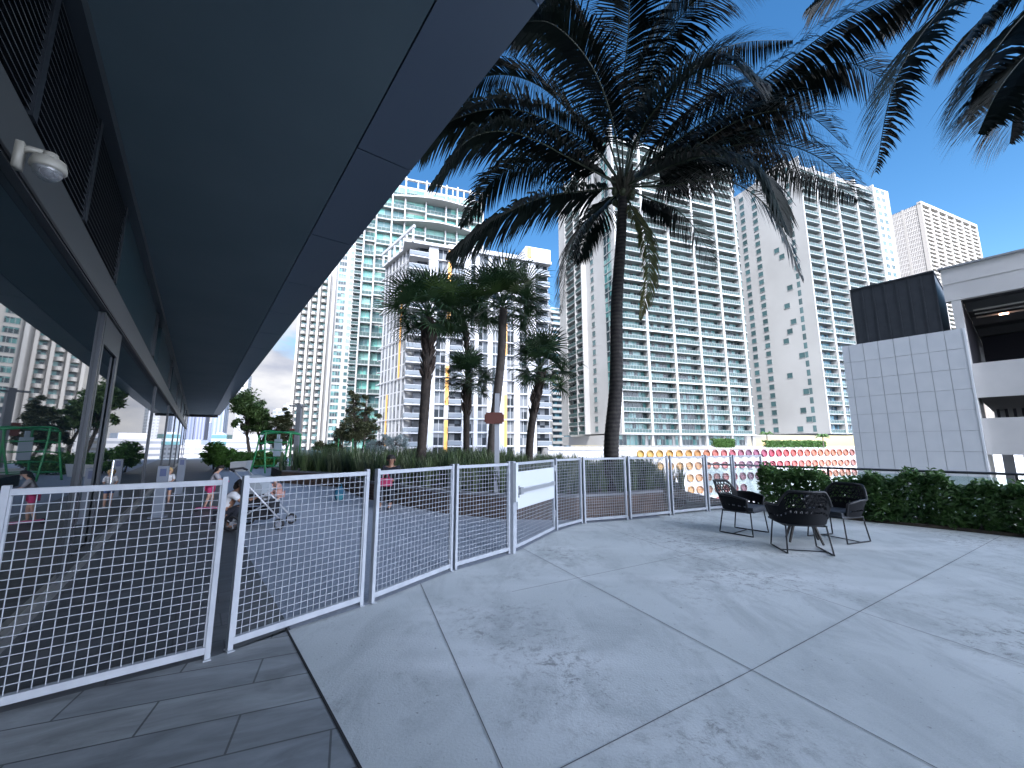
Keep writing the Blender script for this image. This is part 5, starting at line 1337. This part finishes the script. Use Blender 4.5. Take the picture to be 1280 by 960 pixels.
    for sd in ('l', 'r'):
        a = ix['a'+sd]; n0 = len(V2); V2 += [V[a], V[a].lerp(V[a+1], sleeves*2 if sleeves <= .5 else 1)]; R2 += [.040*s+k*.5, .030*s+k]; E2 += [(2, n0), (n0, n0+1)]
        if sleeves > .5: V2.append(V[a+1].lerp(V[a+2], (sleeves-.5)*2)); R2.append(.020*s+k); E2.append((n0+1, n0+2))
    skin(V2, E2, R2).build('shirt', mat('cloth_'+top[0], top[1], .85, bump=(14, .3)), T, smooth=True)
    V3 = [V[0]]; R3 = [.078*s+k]; E3 = []
    for sd in ('l', 'r'):
        a = ix['g'+sd]; n0 = len(V3); V3 += [V[a], V[a+1].lerp(V[a], 0 if legs > .5 else .3)]; R3 += [.059*s+k, .040*s+k]; E3 += [(0, n0), (n0, n0+1)]
        if legs > .5: V3.append(V[a+2].lerp(V[a+1], .12)); R3.append(.028*s+k); E3.append((n0+1, n0+2))
    skin(V3, E3, R3).build('trousers' if legs > .5 else 'shorts', mat('cloth_'+bottom[0], bottom[1], .85, bump=(14, .3)), T, smooth=True)
    for sd in ('l', 'r'):
        a = ix['g'+sd]; d = (V[a+3]-V[a+2]); d.z = 0; d.normalize(); c = V[a+2].lerp(V[a+3], .5); zf = .020*s
        Ms = Matrix((d, Vector((0, 0, 1)).cross(d), Vector((0, 0, 1)))).transposed().to_3x3()
        MB().ell(Vector((c.x, c.y, zf+.002)), (.078*s, .032*s, zf), 12, 8, M=Ms).build('shoe', mat('shoe_'+shoes[0], shoes[1], .6), T, smooth=True)
    return T
def stand(lean=0., arms='down', step=0.):
    J = dict(pelvis=(0, 0, .53), waist=(0, -.01, .61), chest=(0, -.02-lean*.3, .73), neck=(0, -.02-lean*.5, .83), head=(0, -.035-lean*.7, .915))
    for sd, q in (('l', 1), ('r', -1)):
        J['sh_'+sd] = (q*.10, -.02-lean*.45, .795); J['hip_'+sd] = (q*.05, 0, .50); st = step*q
        J['kn_'+sd] = (q*.055, -.02-st*.6, .28); J['an_'+sd] = (q*.055, .02-st, .055); J['to_'+sd] = (q*.06, -.07-st, .025)
        if arms == 'down': J['el_'+sd] = (q*.135, .01-lean*.4, .65); J['wr_'+sd] = (q*.14, -.05-lean*.4, .52); J['ha_'+sd] = (q*.135, -.07-lean*.4, .48)
        else: J['el_'+sd] = (q*.13, -.09-lean*.4, .66); J['wr_'+sd] = (q*.09, -.20-lean*.5, .62); J['ha_'+sd] = (q*.085, -.235-lean*.5, .62)
    return J
def sit():
    J = dict(pelvis=(0, .02, .30), waist=(0, .01, .38), chest=(0, 0, .50), neck=(0, -.01, .595), head=(0, -.03, .68))
    for sd, q in (('l', 1), ('r', -1)):
        J['sh_'+sd] = (q*.10, 0, .565); J['el_'+sd] = (q*.135, -.05, .42); J['wr_'+sd] = (q*.06, -.17, .38); J['ha_'+sd] = (q*.035, -.195, .375)
        J['hip_'+sd] = (q*.055, -.01, .29); J['kn_'+sd] = (q*.07, -.24, .285); J['an_'+sd] = (q*.065, -.24, .055); J['to_'+sd] = (q*.07, -.33, .025)
    return J
def crouch():
    J = dict(pelvis=(0, .10, .17), waist=(0, .07, .25), chest=(0, 0, .36), neck=(0, -.05, .45), head=(0, -.08, .53))
    for sd, q in (('l', 1), ('r', -1)):
        J['sh_'+sd] = (q*.10, -.03, .43); J['el_'+sd] = (q*.12, -.13, .33); J['wr_'+sd] = (q*.08, -.25, .36); J['ha_'+sd] = (q*.075, -.285, .37)
        J['hip_'+sd] = (q*.055, .08, .16); J['kn_'+sd] = (q*.09, -.12, .27); J['an_'+sd] = (q*.07, .02, .055); J['to_'+sd] = (q*.08, -.06, .025)
    return J
SK1 = ('fair', (.55, .33, .24)); SK2 = ('tan', (.30, .16, .10))
Z = .008
def at(px, py, z=Z): p = gr(px, py, 0); return Vector((p.x, p.y, z))
person('small blond child in a white top and blue shorts near the grey pedestal', at(207, 630, .004), 150, .88, stand(0, 'fwd'), SK1, ('blond', (.55, .36, .16)), ('white', (.62, .62, .63)), ('blue', (.06, .11, .25)), ('pale', (.5, .5, .5)), child=.8, legs=.4)
person('dark haired child with one foot on the pink scooter', at(260, 637, .009), 60, .98, stand(.15, 'fwd', .05), SK1, ('black', (.012, .009, .008)), ('grey', (.30, .29, .31)), ('pink', (.55, .05, .16)), ('darkshoe', (.05, .05, .06)), child=.6, legs=.4, hair_long=True)
person('crouching person in a white shirt and dark trousers behind the gap between fence panels', at(286, 662, .009), 70, 1.42, crouch(), SK2, ('black', (.012, .009, .008)), ('white', (.62, .62, .63)), ('navy', (.012, .014, .022)), ('darkshoe', (.05, .05, .06)), sleeves=.4)
person('small child in a peach top squatting behind the stroller', at(345, 626), 200, 1.0, crouch(), SK1, ('brown', (.10, .045, .02)), ('peach', (.50, .27, .22)), ('peach', (.50, .27, .22)), ('pale', (.5, .5, .5)), child=.7)
wm_loc = at(487, 634)
person('woman in dark clothes seated on the planter edge holding a pink bag', wm_loc, 178, 1.62, sit(), SK2, ('black', (.012, .009, .008)), ('navy', (.012, .014, .022)), ('navy', (.012, .014, .022)), ('darkshoe', (.05, .05, .06)), sleeves=.95, hair_long=True)
T = thing('handbag', 'pink bag resting on the lap of the seated woman', 'bag', wm_loc+Vector((0, -.37, .515)))
MB().box(-.13, .13, -.06, .06, 0, .17).build('body', mat('bag_pink', (.5, .04, .12), .6), T); MB().tube([(-.07, 0, .17), (-.05, 0, .26), (.05, 0, .26), (.07, 0, .17)], .008, 6).build('handle', mat('bag_pink', (.5, .04, .12), .6), T)
# scooter
q = at(262, 639, .004); T = thing('kick_scooter', 'small pink kick scooter under the dark haired child', 'scooter', q, R(20))
PK = mat('scooter_pink', (.62, .03, .2), .4); BKP = mat('tyre_black', (.012, .012, .014), .6)
MB().box(-.25, .22, -.055, .055, .055, .085).build('deck', PK, T)
MB().tube([(.22, 0, .07), (.29, 0, .14), (.26, 0, .62)], .016, 8).build('stem', mat('steel', (.6, .62, .64), .25, metal=.9), T)
MB().tube([(.26, -.15, .62), (.26, .15, .62)], .016, 8).build('handlebar', PK, T)
for x, y in ((.29, .07), (.29, -.07), (-.25, 0)): MB().cyl((x, y-.014, .05), (x, y+.014, .05), .048, 16).build('wheel', BKP, T)
# stroller, seen side-on facing right
q = at(327, 660, .009); T = thing('stroller', 'black stroller with pale frame and grey canopy behind the second fence panel', 'stroller', q, R(8))
SV = mat('stroller_silver', (.55, .56, .58), .3, metal=.5); BK = mat('stroller_black', (.012, .013, .017), .8); GY2 = mat('stroller_grey', (.30, .33, .35), .85)
for sy in (-1, 1):
    y = sy*.22
    MB().tube([(-.42, y, .98), (-.30, y, .86), (.36, y, .18)], .014, 8).build('side_tube', SV, T, smooth=True)
    MB().tube([(-.36, y, .16), (.12, y, .42)], .013, 8).build('rear_tube', SV, T)
    for x, r_ in ((-.36, .125), (.38, .095)):
        wq = MB().tube([(x+math.cos(a_)*(r_-.018), y+.05*sy, r_+math.sin(a_)*(r_-.018)) for a_ in [2*math.pi*i/20 for i in range(20)]], .02, 8, closed=True).build('wheel', BKP, T, smooth=True)
        m = MB().cyl((x, y+.03*sy, r_), (x, y+.07*sy, r_), .03, 10)
        for k in range(5): m.bar((x, y+.05*sy, r_), (x+math.cos(k*1.257)*(r_-.03), y+.05*sy, r_+math.sin(k*1.257)*(r_-.03)), .012)
        m.build('rim', mat('rim_grey', (.25, .25, .27), .4), wq)
MB().tube([(-.42, -.22, .98), (-.5, -.2, 1.02), (-.5, .2, 1.02), (-.42, .22, .98)], .02, 8).build('handle', BK, T, smooth=True)
MB().box(-.2, .12, -.19, .19, .40, .47).add([(-.2, -.19, .42), (-.2, .19, .42), (-.38, .19, .84), (-.38, -.19, .84), (-.15, -.19, .44), (-.15, .19, .44), (-.33, .19, .86), (-.33, -.19, .86)], ((0,1,2,3), (7,6,5,4), (0,3,7,4), (1,5,6,2), (3,2,6,7), (0,4,5,1))).box(.1, .2, -.17, .17, .22, .42).build('seat', BK, T)
MB().box(-.34, .16, -.18, .18, .16, .19).box(-.34, -.3, -.18, .18, .19, .33).box(.12, .16, -.18, .18, .19, .33).box(-.3, .12, -.18, -.16, .19, .33).box(-.3, .12, .16, .18, .19, .33).build('basket', BK, T)
m = MB(); n_ = 8
for i in range(n_):
    a0, a1 = math.radians(95-12*i), math.radians(95-12*(i+1)); c_ = Vector((-.25, 0, .60)); r_ = .30
    pa = [c_+Vector((math.cos(a_)*r_*1.0, 0, math.sin(a_)*r_)) for a_ in (a0, a1)]
    m.add([(pa[0].x, -.2, pa[0].z), (pa[1].x, -.2, pa[1].z), (pa[1].x, .2, pa[1].z), (pa[0].x, .2, pa[0].z), (c_.x, -.2, c_.z), (c_.x, .2, c_.z)], [(0, 1, 2, 3), (0, 4, 1), (3, 2, 5)])
m.build('canopy', GY2, T)
MB().ell((.02, .0, .54), (.09, .08, .10), 12, 8).build('cushion', mat('cushion_pattern', (.4, .4, .42), .8, noise=(22, (.02, .02, .02), 1)), T, smooth=True)
